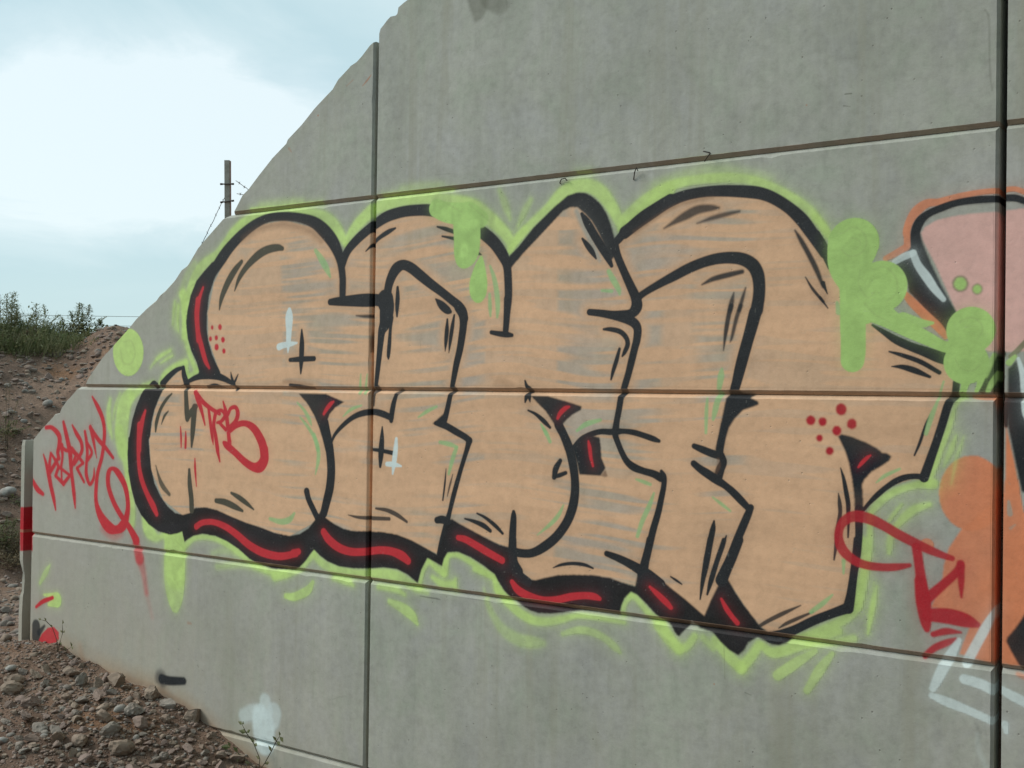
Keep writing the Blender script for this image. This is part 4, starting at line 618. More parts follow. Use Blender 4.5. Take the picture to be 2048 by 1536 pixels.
def spline(p):
    if len(p) < 3: return p
    o = []; q = [2*p[0]-p[1]]+list(p)+[2*p[-1]-p[-2]]
    for i in range(1, len(q)-2):
        a, b, c, d = q[i-1], q[i], q[i+1], q[i+2]; n = 5
        for k in range(n):
            t = k/n; o.append(.5*((2*b)+(-a+c)*t+(2*a-5*b+4*c-d)*t*t+(-a+3*b-3*c+d)*t**3))
    o.append(p[-1]); o = np.array(o); o[:, 2] = np.maximum(o[:, 2], .001); return o
def stroke_field(pts, pad):
    p = spline(np.array(pts, float).reshape(-1, 3)/1000.); rm = p[:, 2].max()
    sl = win(p[:, 0].min(), p[:, 0].max(), p[:, 1].min(), p[:, 1].max(), rm+pad); r0, r1, c0, c1 = sl
    if r1 <= r0 or c1 <= c0: return None, None
    D = np.full((r1-r0, c1-c0), 9., np.float32)
    if len(p) == 1: p = np.vstack([p, p+[1e-4, 0, 0]])
    for a, b in zip(p[:-1], p[1:]):
        s = win(min(a[0], b[0]), max(a[0], b[0]), min(a[1], b[1]), max(a[1], b[1]), max(a[2], b[2])+pad); s = (max(s[0], r0), min(s[1], r1), max(s[2], c0), min(s[3], c1))
        if s[1] <= s[0] or s[3] <= s[2]: continue
        X = gx[s[2]:s[3]][None, :]; Y = gz[s[0]:s[1]][:, None]; dx, dz = b[0]-a[0], b[1]-a[1]; l2 = dx*dx+dz*dz+1e-12
        t = np.clip(((X-a[0])*dx+(Y-a[1])*dz)/l2, 0, 1); d = np.sqrt((X-a[0]-t*dx)**2+(Y-a[1]-t*dz)**2)-(a[2]+(b[2]-a[2])*t)
        v = D[s[0]-r0:s[1]-r0, s[2]-c0:s[3]-c0]; np.minimum(v, d, out=v)
    return sl, D
def poly_mask(pts, pad):
    p = np.array(pts, float).reshape(-1, 2)/1000.; sl = win(p[:, 0].min(), p[:, 0].max(), p[:, 1].min(), p[:, 1].max(), pad); r0, r1, c0, c1 = sl
    X = gx[c0:c1][None, :]; Y = gz[r0:r1][:, None]; ins = np.zeros((r1-r0, c1-c0), bool); q = np.roll(p, -1, 0)
    for a, b in zip(p, q):
        if a[1] == b[1]: continue
        rr = (Y >= min(a[1], b[1])) & (Y < max(a[1], b[1])); rows = np.nonzero(rr[:, 0])[0]
        if len(rows) == 0: continue
        xs = a[0]+(Y[rows]-a[1])*(b[0]-a[0])/(b[1]-a[1]); ins[rows] ^= (X < xs)
    return sl, ins
def blur(m, k):
    if k < 1: return m
    for ax in (0, 1):
        for _ in range(2):
            c = np.cumsum(np.pad(m, [(k+1, k) if i == ax else (0, 0) for i in (0, 1)], mode='edge'), axis=ax, dtype=np.float32); n = m.shape[ax]
            m = (np.take(c, range(2*k+1, 2*k+1+n), ax)-np.take(c, range(0, n), ax))/(2*k+1)
    return m
black_w = np.zeros((HN, WN), np.float32)
items = PAINT; XX, ZZ = gx[None, :], gz[:, None]
for pts, col, al, soft in MARKS[:2]:                                # soil splashed up the foot of the wall, under the paint
    sl, Dd = stroke_field(pts, .06); t = np.clip(.5-Dd/(2*soft), 0, 1); cover(sl, t*al*np.clip(.3+1.3*FN[sl[0]:sl[1], sl[2]:sl[3]], 0, 1), ALB[col], None)
for kind, cls, col, al, soft, pts in items:                       # where the outlines will be: the fill is sprayed solid beside them
    if cls == 'B' and kind == 's' and max(pts[2::3]) > 9:
        sl, Dd = stroke_field(pts, .05)
        if sl: v = black_w[sl[0]:sl[1], sl[2]:sl[3]]; np.maximum(v, 1-np.clip(Dd/.045, 0, 1), out=v)
XX, ZZ = gx[None, :], gz[:, None]
for kind, cls, col, al, soft, pts in items:
    c = ALB[col]; sf = max(soft, 1.5)/1000.
    if kind == 's':
        spray = .03 if cls not in ('G', 'C') else 0
        sl, Dd = stroke_field(pts, max(spray*1.6, sf*2))
        if sl is None: continue
        r0, r1, c0, c1 = sl; t = np.clip(.5-Dd/(2*sf), 0, 1); a = t*t*(3-2*t)
        fn = FN[r0:r1, c0:c1]
        if cls == 'H' or (cls == 'N' and col != 'black'): a = a*(al*(.84+.34*(fn-.35)))
        elif cls in ('W', 'W2'): a = a*al*(.9+.2*fn)
        else: a = a*al
        if spray:
            o = np.exp(-np.clip(Dd, 0, 1)/.014)*(.30 if cls == 'H' else .12)*al; o = o*(.5+GRAIN[r0:r1, c0:c1]); a = np.maximum(a, np.where(Dd < spray*1.6, o, 0))
        a = np.clip(a, 0, 1)
        if cls in ('H', 'L') or col in ('orange', 'pink'):
            sw = vnoise(XX[:, c0:c1]*11+6*fn, ZZ[r0:r1]*16+7*fn, 151).astype(np.float32); cc = c*(.80+.18*fn+.22*sw)[..., None]
        elif col in ('black', 'black2', 'char'):
            cc = c*(.75+.6*fn)[..., None]
        else: cc = c*(.94+.12*fn)[..., None]
        cover(sl, a, cc, cls)
    else:
        sl, ins = poly_mask(pts, .02); r0, r1, c0, c1 = sl; m = ins.astype(np.float32); fn = FN[r0:r1, c0:c1]
        m = blur(m, 4 if sf > .008 else 1)
        if cls == 'F':
            X = XX[:, c0:c1]; Y = ZZ[r0:r1]
            wob = (fnoise(1.6, 1.1, 91, 2)[r0:r1, c0:c1]-.5)*.09
            h1 = vnoise(X*3.2+3, (Y+wob)*42, 93).astype(np.float32); h2 = vnoise(X*4.5, (Y+wob)*85, 94).astype(np.float32)
            patch = fbm(X*2.0+5, Y*1.7, 3, 95).astype(np.float32)
            vert = vnoise(X*5.5+.4, Y*.7, 96).astype(np.float32)
            hatch = sstep(.30, .66, .5*h1+.5*h2+(patch-.5)*.34+(.20-.15*sstep(-.35, .25, Y))+(vert-.5)*.2)
            solid = np.maximum(black_w[r0:r1, c0:c1], sstep(.52, .66, vert)*.7)
            cov = np.clip(.36+.66*np.maximum(hatch, solid), 0, 1)*(.965+.05*fn)
            drybr = vnoise(X*1.7+2, (Y+wob)*19, 98).astype(np.float32)*.6+vnoise(X*6, (Y+wob)*60, 99).astype(np.float32)*.4
            cover(sl, m*cov, c*(.84+.10*fn+.20*drybr)[..., None], None)
            i = CLS.setdefault('F', len(CLS)+1); own[r0:r1, c0:c1][ins] = i
        elif col == 'black2':
            st2 = vnoise(XX[:, c0:c1]*7+ZZ[r0:r1]*9, ZZ[r0:r1]*30-XX[:, c0:c1]*6, 97).astype(np.float32)
            cover(sl, m*al, c*(.55+1.3*np.clip(st2*fn*2, 0, 1))[..., None], cls)
        else: cover(sl, m*al*(1 if cls == 'B' else (.93+.12*fn)), c*(.92+.16*fn)[..., None], cls)
# weathering marks with a shape of their own
for pts, col, al, soft in MARKS[2:]:
    sl, Dd = stroke_field(pts, .05)
    if sl: t = np.clip(.5-Dd/(2*soft), 0, 1); fn = FN[sl[0]:sl[1], sl[2]:sl[3]]; cover(sl, t*al*np.clip(.4+1.2*fn, 0, 1), ALB[col], None)
# worn specks: paint missed in pits and scuffed off
SP = sstep(.90, .96, vnoise(gx[None, :]*140, gz[:, None]*140, 120)).astype(np.float32)*sstep(.5, .6, FN); alp *= (1-.15*SP)
alp *= (.955+.045*GRAIN)
for z in (-.782, .013, .817):                                     # brown painted on the joint undersides for their ground-lit shade
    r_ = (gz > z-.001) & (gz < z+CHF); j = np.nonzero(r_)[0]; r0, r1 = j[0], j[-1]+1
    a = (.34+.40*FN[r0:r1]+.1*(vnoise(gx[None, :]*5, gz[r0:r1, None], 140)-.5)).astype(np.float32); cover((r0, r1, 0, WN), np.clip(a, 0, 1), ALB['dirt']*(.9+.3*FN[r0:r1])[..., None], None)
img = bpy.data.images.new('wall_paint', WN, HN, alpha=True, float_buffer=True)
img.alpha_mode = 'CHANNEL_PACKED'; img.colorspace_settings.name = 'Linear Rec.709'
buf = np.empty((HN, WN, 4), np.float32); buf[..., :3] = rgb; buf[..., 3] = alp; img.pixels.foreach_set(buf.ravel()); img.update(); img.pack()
IDS = own

# ================================================================= materials
def concrete_material(name, painted=True, tint=(1, 1, 1)):
    m, t, b = new_mat(name, .86, .25)
    pos = N(t, 'ShaderNodeNewGeometry').outputs['Position']
    big = noise(t, pos, 1.3, (1, 1, .8), 5, .6); streak = noise(t, pos, 1.0, (11, 11, 1.1), 6, .68, 1.1); fine = noise(t, pos, 26, (1, 1, 1), 5, .7); mid = noise(t, pos, 5.5, (1, 1, .7), 5, .62)
    base = ramp(t, big, [(.30, (.335, .355, .315)), (.5, (.390, .406, .364)), (.70, (.432, .442, .398))])
    st = ramp(t, streak, [(.30, .88), (.52, 1.0), (.75, 1.07)]); base = mix(t, .7, base, st, 'MULTIPLY')
    hue = noise(t, pos, 3.4, (1, 1, .8), 6, .7, .5); base = mix(t, .85, base, ramp(t, hue, [(.34, (.93, 1.0, .93)), (.5, (1, 1, 1)), (.66, (1.03, 1.02, 1.10))]), 'MULTIPLY')
    md = ramp(t, mid, [(.32, .86), (.5, 1.0), (.68, 1.07)]); base = mix(t, .8, base, md, 'MULTIPLY')
    fi = ramp(t, fine, [(.34, .86), (.5, 1.0), (.66, 1.10)]); base = mix(t, .9, base, fi, 'MULTIPLY')
    # soil washed on to the face low down and rusty runs
    sx = N(t, 'ShaderNodeSeparateXYZ'); t.links.new(pos, sx.inputs[0])
    low = N(t, 'ShaderNodeMapRange'); t.links.new(sx.outputs['Z'], low.inputs[0]); low.inputs[1].default_value = -.75; low.inputs[2].default_value = -1.65; low.inputs[3].default_value = 0; low.inputs[4].default_value = .75
    left = N(t, 'ShaderNodeMapRange'); t.links.new(sx.outputs['X'], left.inputs[0]); left.inputs[1].default_value = .1; left.inputs[2].default_value = -2.3; left.inputs[3].default_value = .15; left.inputs[4].default_value = .95
    dirt = math_n(t, 'MULTIPLY', math_n(t, 'MULTIPLY', low.outputs[0], left.outputs[0]), ramp(t, streak, [(.3, .4), (.7, 1.3)]))
    base = mix(t, dirt, base, (.44, .35, .26))
    warm = math_n(t, 'MULTIPLY', left.outputs[0], .62); base = mix(t, warm, base, (.430, .395, .335))
    run = ramp(t, noise(t, pos, 1.0, (9, 9, .35), 4, .7, .4), [(.55, 0.), (.74, .6)]); base = mix(t, run, base, (.33, .325, .26))
    oi = N(t, 'ShaderNodeObjectInfo').outputs['Random']
    vo = N(t, 'ShaderNodeTexVoronoi'); vo.inputs['Scale'].default_value = 24; t.links.new(pos, vo.inputs['Vector'])
    pit = ramp(t, vo.outputs['Distance'], [(.045, 1.), (.085, 0.)])
    keep = ramp(t, noise(t, pos, 3.1, detail=3), [(.46, 0.), (.56, .95)]); pit = math_n(t, 'MULTIPLY', pit, keep)
    base = mix(t, math_n(t, 'MULTIPLY', pit, .55), base, (.13, .12, .10))
    if tint != (1, 1, 1): base = mix(t, 1., base, tint, 'MULTIPLY')
    rough = .86
    if painted:
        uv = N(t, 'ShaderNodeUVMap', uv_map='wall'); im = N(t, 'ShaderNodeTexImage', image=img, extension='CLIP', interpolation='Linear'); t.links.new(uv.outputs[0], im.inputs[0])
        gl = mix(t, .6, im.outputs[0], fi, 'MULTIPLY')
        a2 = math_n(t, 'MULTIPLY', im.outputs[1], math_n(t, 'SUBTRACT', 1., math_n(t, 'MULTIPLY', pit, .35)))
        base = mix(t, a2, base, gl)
        rr = N(t, 'ShaderNodeMapRange'); t.links.new(im.outputs[1], rr.inputs[0]); rr.inputs[3].default_value = .86; rr.inputs[4].default_value = .62; t.links.new(rr.outputs[0], b.inputs['Roughness'])
    t.links.new(base, b.inputs['Base Color'])
    bp = N(t, 'ShaderNodeBump'); bp.inputs['Strength'].default_value = .35; bp.inputs['Distance'].default_value = .004
    hh = math_n(t, 'SUBTRACT', math_n(t, 'ADD', fine, math_n(t, 'MULTIPLY', mid, .6)), math_n(t, 'MULTIPLY', pit, 1.5)); t.links.new(hh, bp.inputs['Height']); t.links.new(bp.outputs[0], b.inputs['Normal'])
    return m
M_WALL = concrete_material('weathered_concrete'); M_RAW = concrete_material('raw_concrete', False, (.8, .78, .74))

def soil_material():
    m, t, b = new_mat('stony_soil', .95, .1)
    pos = N(t, 'ShaderNodeNewGeometry').outputs['Position']
    n1 = noise(t, pos, 1.1, detail=6, rough=.62); n2 = noise(t, pos, 9, detail=6, rough=.7); n3 = noise(t, pos, 55, detail=4, rough=.7); n4 = noise(t, pos, 2.4, (1, 1, 1), 5, .6, .3)
    c = ramp(t, n1, [(.30, (.122, .080, .060)), (.5, (.180, .119, .088)), (.70, (.235, .158, .116))])
    c = mix(t, ramp(t, n4, [(.56, 0.), (.70, .8)]), c, (.200, .110, .062))
    c = mix(t, .9, c, ramp(t, n2, [(.3, .62), (.5, 1.), (.72, 1.35)]), 'MULTIPLY'); c = mix(t, .8, c, ramp(t, n3, [(.3, .6), (.5, 1.), (.75, 1.5)]), 'MULTIPLY')
    vo = N(t, 'ShaderNodeTexVoronoi'); vo.inputs['Scale'].default_value = 42; t.links.new(pos, vo.inputs['Vector'])
    peb = ramp(t, vo.outputs['Distance'], [(.16, 1.), (.30, 0.)]); rnd = N(t, 'ShaderNodeSeparateColor'); t.links.new(vo.outputs['Color'], rnd.inputs[0])
    pm = math_n(t, 'MULTIPLY', peb, ramp(t, rnd.outputs[0], [(.45, 0.), (.7, .7)])); c = mix(t, pm, c, (.235, .195, .165))
    # trodden sandy strip at the foot of the bank
    mp = N(t, 'ShaderNodeVectorMath', operation='DOT_PRODUCT'); t.links.new(pos, mp.inputs[0]); mp.inputs[1].default_value = (-.84, .55, 0)
    d = math_n(t, 'ADD', math_n(t, 'ADD', mp.outputs['Value'], 4.58), math_n(t, 'MULTIPLY', n1, 1.2))
    band = math_n(t, 'MULTIPLY', ramp(t, math_n(t, 'MULTIPLY', math_n(t, 'SUBTRACT', d, 9.3), .5), [(.0, 0.), (.25, 1.)]), ramp(t, math_n(t, 'MULTIPLY', math_n(t, 'SUBTRACT', d, 9.7), .5), [(.2, 1.), (.5, 0.)]))
    c = mix(t, math_n(t, 'MULTIPLY', math_n(t, 'MULTIPLY', band, .6), ramp(t, n2, [(.35, .35), (.6, 1.)])), c, (.29, .205, .155))
    # far ground turns to rough grass
    ln = N(t, 'ShaderNodeVectorMath', operation='LENGTH'); t.links.new(pos, ln.inputs[0]); g = N(t, 'ShaderNodeMapRange'); t.links.new(ln.outputs['Value'], g.inputs[0]); g.inputs[1].default_value = 14; g.inputs[2].default_value = 30
    c = mix(t, math_n(t, 'MULTIPLY', g.outputs[0], .85), c, ramp(t, n1, [(.35, (.06, .075, .03)), (.65, (.13, .12, .06))]))
    t.links.new(c, b.inputs['Base Color'])
    bp = N(t, 'ShaderNodeBump'); bp.inputs['Strength'].default_value = .8; bp.inputs['Distance'].default_value = .012
    t.links.new(math_n(t, 'ADD', math_n(t, 'ADD', n2, n3), peb), bp.inputs['Height']); t.links.new(bp.outputs[0], b.inputs['Normal']); return m
M_SOIL = soil_material()
def stone_material(name, c0, c1):
    m, t, b = new_mat(name, .85, .25)
    pos = N(t, 'ShaderNodeTexCoord').outputs['Object']; oi = N(t, 'ShaderNodeObjectInfo').outputs['Random']
    gp = N(t, 'ShaderNodeNewGeometry').outputs['Position']
    n = noise(t, gp, 22, detail=6, rough=.68)
    c = mix(t, oi, c0, c1); c = mix(t, .9, c, ramp(t, n, [(.28, .55), (.5, 1.), (.72, 1.3)]), 'MULTIPLY')
    dust = ramp(t, noise(t, gp, 9, detail=5), [(.38, .05), (.66, .7)]); c = mix(t, dust, c, (.205, .150, .118))
    t.links.new(c, b.inputs['Base Color']); bp = N(t, 'ShaderNodeBump'); bp.inputs['Strength'].default_value = .6; bp.inputs['Distance'].default_value = .006; t.links.new(n, bp.inputs['Height']); t.links.new(bp.outputs[0], b.inputs['Normal']); return m
M_ST = [stone_material('pinkish_stone', (.225, .165, .140), (.29, .22, .19)), stone_material('grey_stone', (.21, .190, .165), (.30, .27, .235)), stone_material('buff_stone', (.24, .185, .14), (.32, .25, .195)), stone_material('pale_stone', (.27, .265, .245), (.37, .365, .34))]
def plant_material(name, c0, c1):
    m, t, b = new_mat(name, .6, .3); gp = N(t, 'ShaderNodeNewGeometry').outputs['Position']
    c = ramp(t, noise(t, gp, 5, detail=5), [(.35, c0), (.65, c1)]); t.links.new(c, b.inputs['Base Color'])
    tr = N(t, 'ShaderNodeBsdfTranslucent'); t.links.new(c, tr.inputs[0]); ms = N(t, 'ShaderNodeMixShader'); ms.inputs[0].default_value = .42
    t.links.new(b.outputs[0], ms.inputs[1]); t.links.new(tr.outputs[0], ms.inputs[2]); t.links.new(ms.outputs[0], t.nodes['Material Output'].inputs[0]); return m
M_LEAF = plant_material('weed_leaf', (.115, .145, .055), (.215, .205, .105)); M_LEAF2 = plant_material('dry_weed_leaf', (.18, .145, .085), (.26, .205, .13)); M_STEM = plant_material('weed_stem', (.085, .065, .045), (.12, .11, .07))
def metal_material(name, c0, c1, rough=.7, met=.3):
    m, t, b = new_mat(name, rough, .4); gp = N(t, 'ShaderNodeNewGeometry').outputs['Position']; b.inputs['Metallic'].default_value = met
    t.links.new(ramp(t, noise(t, gp, 30, detail=5), [(.38, c0), (.6, c1)]), b.inputs['Base Color']); return m
M_POST = metal_material('galvanised_post', (.27, .25, .215), (.36, .34, .30), .75, .1); M_RUST = metal_material('rusty_steel', (.24, .13, .10), (.34, .20, .16), .8, .1); M_WIRE = metal_material('dark_wire', (.035, .03, .028), (.08, .065, .055)); M_CABLE = metal_material('distant_cable', (.30, .31, .31), (.36, .37, .37))

# ================================================================= ground: one sheet, finely divided where it is seen close
def axis(*segs):
    o = []
    for a, b, s in segs: o += list(np.arange(a, b-1e-9, s))
    o.append(segs[-1][1]); return np.array(o)
def geo(a, b, n): return list(np.geomspace(a, b, n))
xs = np.concatenate([-np.array(geo(13, 900, 26))[::-1], axis((-12.9, -3.2, .065), (-3.2, -.2, .022), (-.2, 3, .12), (3, 12, .5)), geo(13, 900, 20)])
ys = np.concatenate([-np.array(geo(5, 900, 24))[::-1], axis((-4.9, -1.5, .12), (-1.5, .06, .022), (.06, 8, .065)), geo(8.3, 900, 24)])
Xg, Yg = np.meshgrid(xs, ys); Zg = ground_z(Xg, Yg); nx, ny = len(xs), len(ys)
Zg = np.where((Yg > 8) & (Xg > -2), Zg, Zg)
V = np.stack([Xg, Yg, Zg], -1).reshape(-1, 3); ii, jj = np.meshgrid(np.arange(nx-1), np.arange(ny-1)); q0 = (jj*nx+ii).ravel()
Fq = np.stack([q0, q0+1, q0+nx+1, q0+nx], 1)
me = bpy.data.meshes.new('ground'); me.vertices.add(len(V)); me.vertices.foreach_set('co', V.astype(np.float32).ravel()); me.loops.add(Fq.size); me.loops.foreach_set('vertex_index', Fq.ravel().astype(np.int32))
me.polygons.add(len(Fq)); me.polygons.foreach_set('loop_start', (np.arange(len(Fq))*4).astype(np.int32)); me.update(calc_edges=True); me.polygons.foreach_set('use_smooth', [True]*len(Fq)); me.materials.append(M_SOIL)
ground = bpy.data.objects.new('ground', me); COL.objects.link(ground); tag(ground, kind='structure')

# ================================================================= the concrete wall: courses of panels with chamfered joints
wall = empty('concrete_wall', (0, 0, 0))
tag(wall, 'grey precast concrete retaining wall with a sloping broken top edge, covered in graffiti', 'wall')
THK, CH, CV = .16, .0135, .009
rj = random.Random(3)
def uvs(vs): return [((v[0]-PX0)/(PX1-PX0), (v[2]-PZ0)/(PZ1-PZ0)) for v in vs]
def panel(poly, flags, label=None, thk=THK, y0=0., ragged=()):
    """poly: ccw (x,z); flags[i]: chamfer on edge i->i+1 (metres); edges are cut into short lengths so arrises can wander and chip"""
    P2 = []; FL = []
    n = len(poly)
    for i in range(n):
        a = np.array(poly[i]); b = np.array(poly[(i+1) % n]); l = np.linalg.norm(b-a); k = max(1, int(l/.035)) if flags[i] > 0 else max(1, int(l/.05))
        for j in range(k): P2.append(a+(b-a)*j/k); FL.append((i, j, k))
    P2 = np.array(P2); m = len(P2); front = []
    for i in range(m):
        e1, j1, _ = FL[i]; e0 = FL[i-1][0]
        d1 = P2[(i+1) % m]-P2[i]; d0 = P2[i]-P2[i-1]; n1 = np.array([-d1[1], d1[0]])/(np.linalg.norm(d1)+1e-9); n0 = np.array([-d0[1], d0[0]])/(np.linalg.norm(d0)+1e-9)
        f1, f0 = flags[e1], flags[e0]
        if e0 == e1:
            c = f1*(1+rj.uniform(-.05, .05)); 
            if f1 > 0 and rj.random() < .035: c += rj.uniform(.002, .006)
            front.append(P2[i]+n1*c)
        else:
            A = np.array([n0, n1])
            if abs(np.linalg.det(A)) < .05: front.append(P2[i]+n1*max(f0, f1))
            else: front.append(P2[i]+np.linalg.solve(A, np.array([f0, f1])))
    front = np.array(front); vs = []; 
    for p in front: vs.append((p[0], y0, p[1]))
    def dp(e):
        f = flags[e]; a, b = poly[e], poly[(e+1) % n]; return f*(1.0 if abs(a[0]-b[0]) < 1e-6 else 1)
    dep = [dp(FL[i][0]) if FL[i-1][0] == FL[i][0] else max(dp(FL[i][0]), dp(FL[i-1][0])) for i in range(m)]
    for i in range(m):
        q = front[i]*.5+P2[i]*.5; vs.append((q[0], y0+max(dep[i]*.42, .0002), q[1]))
    for i, p in enumerate(P2): vs.append((p[0], y0+(dep[i] if dep[i] > 0 else 0.0005), p[1]))
    for p in P2: vs.append((p[0], y0+thk, p[1]))
    fs = [tuple(range(m))]
    for r in (0, 1, 2):
        for i in range(m):
            j = (i+1) % m; fs.append((r*m+i, (r+1)*m+i, (r+1)*m+j, r*m+j))
    fs.append(tuple(range(3*m, 4*m))[::-1])
    o = mesh_obj('concrete_panel', vs, fs, M_WALL, wall, uv=uvs(vs))
    if label: o['label'] = label
    return o
ZR = [-2.40, -1.571, -.782, .013, .817, 1.61, 2.40]
CUT = [(-2.426, -.277), (-2.372, -.243), (-2.319, -.199), (-2.256, -.181), (-2.20, -.178), (-2.113, -.115), (-2.05, -.05), (-1.996, .006)]
def band(x0, x1, r, chr_=.009, label=None, cl=0.):
    z0, z1 = ZR[r]+.0007, ZR[r+1]-.0007
    return panel([(x0, z0), (x1, z0), (x1, z1), (x0, z1)], [CH, chr_, CH, cl], label)
XJ = [0, 2.455, 4.91, 7.365, 9.82]; GAP = .022
# end column, cut down to the slope of the bank
for r in (0, 1): band(-2.42, -GAP, r)
panel([(-2.42, ZR[2]), (-GAP, ZR[2]), (-GAP, ZR[3]-.0007), (-2.021, ZR[3]-.0007), (-2.083, -.032), (-2.132, -.058), (-2.183, -.100), (-2.20, -.128), (-2.24, -.134), (-2.285, -.169), (-2.328, -.199), (-2.42, -.275)],
      [CH, CV, CH, 0, .004, .007, .010, .004, .009, .006, 0, 0], 'panel with its upper left corner broken away')
panel([(-1.975, ZR[3]+.0007), (-GAP, ZR[3]+.0007), (-GAP, ZR[4]-.0007), (-.904, ZR[4]-.0007), (-.946, .798), (-1.072, .708), (-1.140, .657), (-1.168, .626), (-1.209, .592), (-1.243, .577), (-1.279, .542), (-1.33, .507), (-1.359, .484), (-1.389, .470), (-1.416, .444), (-1.445, .430), (-1.505, .389), (-1.566, .352), (-1.639, .295), (-1.833, .161), (-1.950, .054)],
      [CH, CV, CH, 0, 0, 0, .006, .010, .005, .009, .012, .006, .010, .006, .009, 0, 0, 0, 0, 0, 0], 'panel cut along the slope of the bank')
panel([(-.878, ZR[4]+.0007), (-GAP, ZR[4]+.0007), (-GAP, 1.478), (-.059, 1.460), (-.091, 1.433), (-.136, 1.402), (-.170, 1.390), (-.179, 1.379), (-.253, 1.331), (-.274, 1.306), (-.334, 1.267), (-.415, 1.201), (-.444, 1.178), (-.533, 1.120), (-.542, 1.103), (-.623, 1.051), (-.712, .979), (-.776, .924), (-.815, .900)],
      [CH, CV, 0, .003, .004, 0, .006, 0, .009, .005, 0, 0, 0, .003, 0, 0, 0, 0, 0], 'triangular panel tapering down the slope')
# first full column; its top course is broken at the corner
for r in (0, 1, 2, 3): band(0, XJ[1]-GAP, r)
panel([(0, ZR[4]+.0007), (XJ[1]-GAP, ZR[4]+.0007), (XJ[1]-GAP, ZR[5]), (.30, ZR[5]), (.22, 1.617), (.152, 1.619), (.128, 1.609), (.104, 1.597), (.099, 1.572), (.090, 1.566), (.062, 1.566), (.045, 1.556), (.027, 1.540), (.008, 1.525), (.001, 1.505)],
      [CH, CV, CH]+[0]*12, 'top panel with a chipped upper left corner')
for i in range(1, 4):
    for r in range(5): band(XJ[i], XJ[i+1]-GAP, r)
panel([(.75, ZR[5]+.0007), (XJ[1]-GAP, ZR[5]+.0007), (XJ[1]-GAP, ZR[6]), (1.75, ZR[6]), (1.3, 2.02)], [CH, CV, 0, 0, 0])
for i in range(1, 4): panel([(XJ[i], ZR[5]+.0007), (XJ[i+1]-GAP, ZR[5]+.0007), (XJ[i+1]-GAP, ZR[6]), (XJ[i], ZR[6])], [CH, CV, 0, 0])
# backing concrete seen at the bottom of the joints
bk = MB()
bk.box(-.12, .08, .165, .22, -2.4, 1.30)
for x in XJ[1:]: bk.box(x-.12, x+.08, .165, .22, -2.4, 2.3)
bk.box(-2.60, -2.36, .165, .22, -2.4, -.40)
bk.build('joint_backing', M_RAW, wall)
# narrow broken nib of the next panel beyond the open end joint
def nib():
    zs = [-2.0, -1.40, -1.32, -1.22, -1.13, -1.10, -1.04, -1.00, -.965, -.93, -.80, -.6, -.45, -.31, -.281]
    xl = [-2.530]*4+[-2.529, -2.518, -2.522, -2.513, -2.519, -2.530, -2.531, -2.529, -2.531, -2.530, -2.524]
    fr = [0]*4+[.004, .010, .014, .012, .004, 0, 0, 0, 0, 0, .004]
    vs = []
    for z, x, f in zip(zs, xl, fr): vs += [(-2.500-f*.15, .0+f, z), (-2.500, .14, z), (x, .14, z), (x, .0+f*.8, z)]
    fs = []
    for i in range(len(zs)-1):
        for k in range(4): k2 = (k+1) % 4; fs.append((4*i+k, 4*i+k2, 4*i+4+k2, 4*i+4+k))
    fs += [(0, 3, 2, 1), tuple(4*(len(zs)-1)+k for k in range(4))]
    o = mesh_obj('concrete_nib', vs, fs, M_WALL, wall, uv=uvs(vs)); o['label'] = 'narrow broken strip of the next panel past the open end joint, banded with red paint'
nib()

# paint films: each kind of paint is a part, a skin a hair proud of the panels that follows the painted area
STEP = 3
ids = IDS[1::STEP, 1::STEP]; cz = gz[1::STEP]; cx = gx[1::STEP]
def cut_height(x): return np.interp(x, [-2.42, -1.975, -1.445, -1.168, -.904, -.50, -.1, 0, .15, .3], [-.30, .03, .42, .61, .80, 1.13, 1.42, 1.5, 1.59, 1.6])
okz = np.ones(len(cz), bool)
for z in ZR: okz &= np.abs(cz-z) > CH+.009
okx = (cx > -2.415)
for x in XJ: okx &= ~((cx > x-GAP-CV-.003) & (cx < x+.003))
okm = okz[:, None] & okx[None, :] & (cz[:, None] < cut_height(cx)[None, :]-.03)
def film(name, classes, parent, label=None, mn=1):
    m = okm & np.isin(ids, [CLS[c] for c in classes if c in CLS]); vs = []; fs = []; h = STEP*PS/2; y = -.0004
    for r in range(m.shape[0]):
        row = m[r]
        if not row.any(): continue
        d = np.diff(np.concatenate([[0], row.view(np.int8), [0]])); s = np.nonzero(d == 1)[0]; e = np.nonzero(d == -1)[0]
        for a, b in zip(s, e):
            x0, x1 = cx[a]-h, cx[b-1]+h; z0, z1 = cz[r]-h, cz[r]+h; n = len(vs); vs += [(x0, y, z0), (x1, y, z0), (x1, y, z1), (x0, y, z1)]; fs.append((n, n+1, n+2, n+3))
    o = mesh_obj(name, vs, fs, M_WALL, parent, uv=uvs(vs))
    if label: o['label'] = label
    return o
piece = film('graffiti_lettering', ['F'], wall, 'large tan bubble lettering with black outline across the middle of the wall')
film('lime_glow', ['H'], piece); film('black_outline', ['B'], piece); film('red_accent', ['R'], piece); film('pale_green_stroke', ['G'], piece); film('inverted_cross', ['C'], piece); film('lime_drip', ['L'], piece)
film('graffiti_lettering', ['N'], wall, 'pink, orange and black lettering at the right edge of the picture')
film('graffiti_tag', ['T1'], wall, 'long red handwritten tag at the left end of the wall')
film('graffiti_tag', ['T2'], wall, 'small red TRB tag on the tan lettering'); film('graffiti_tag', ['T3'], wall, 'broad red tag right of the tan lettering'); film('graffiti_tag', ['W2'], wall, 'faint white angular tag low at the right')
film('paint_mark', ['M'], wall, 'red and black paint marks low on the left of the wall'); film('paint_smear', ['W'], wall, 'cloudy white paint smear above the lowest joint')

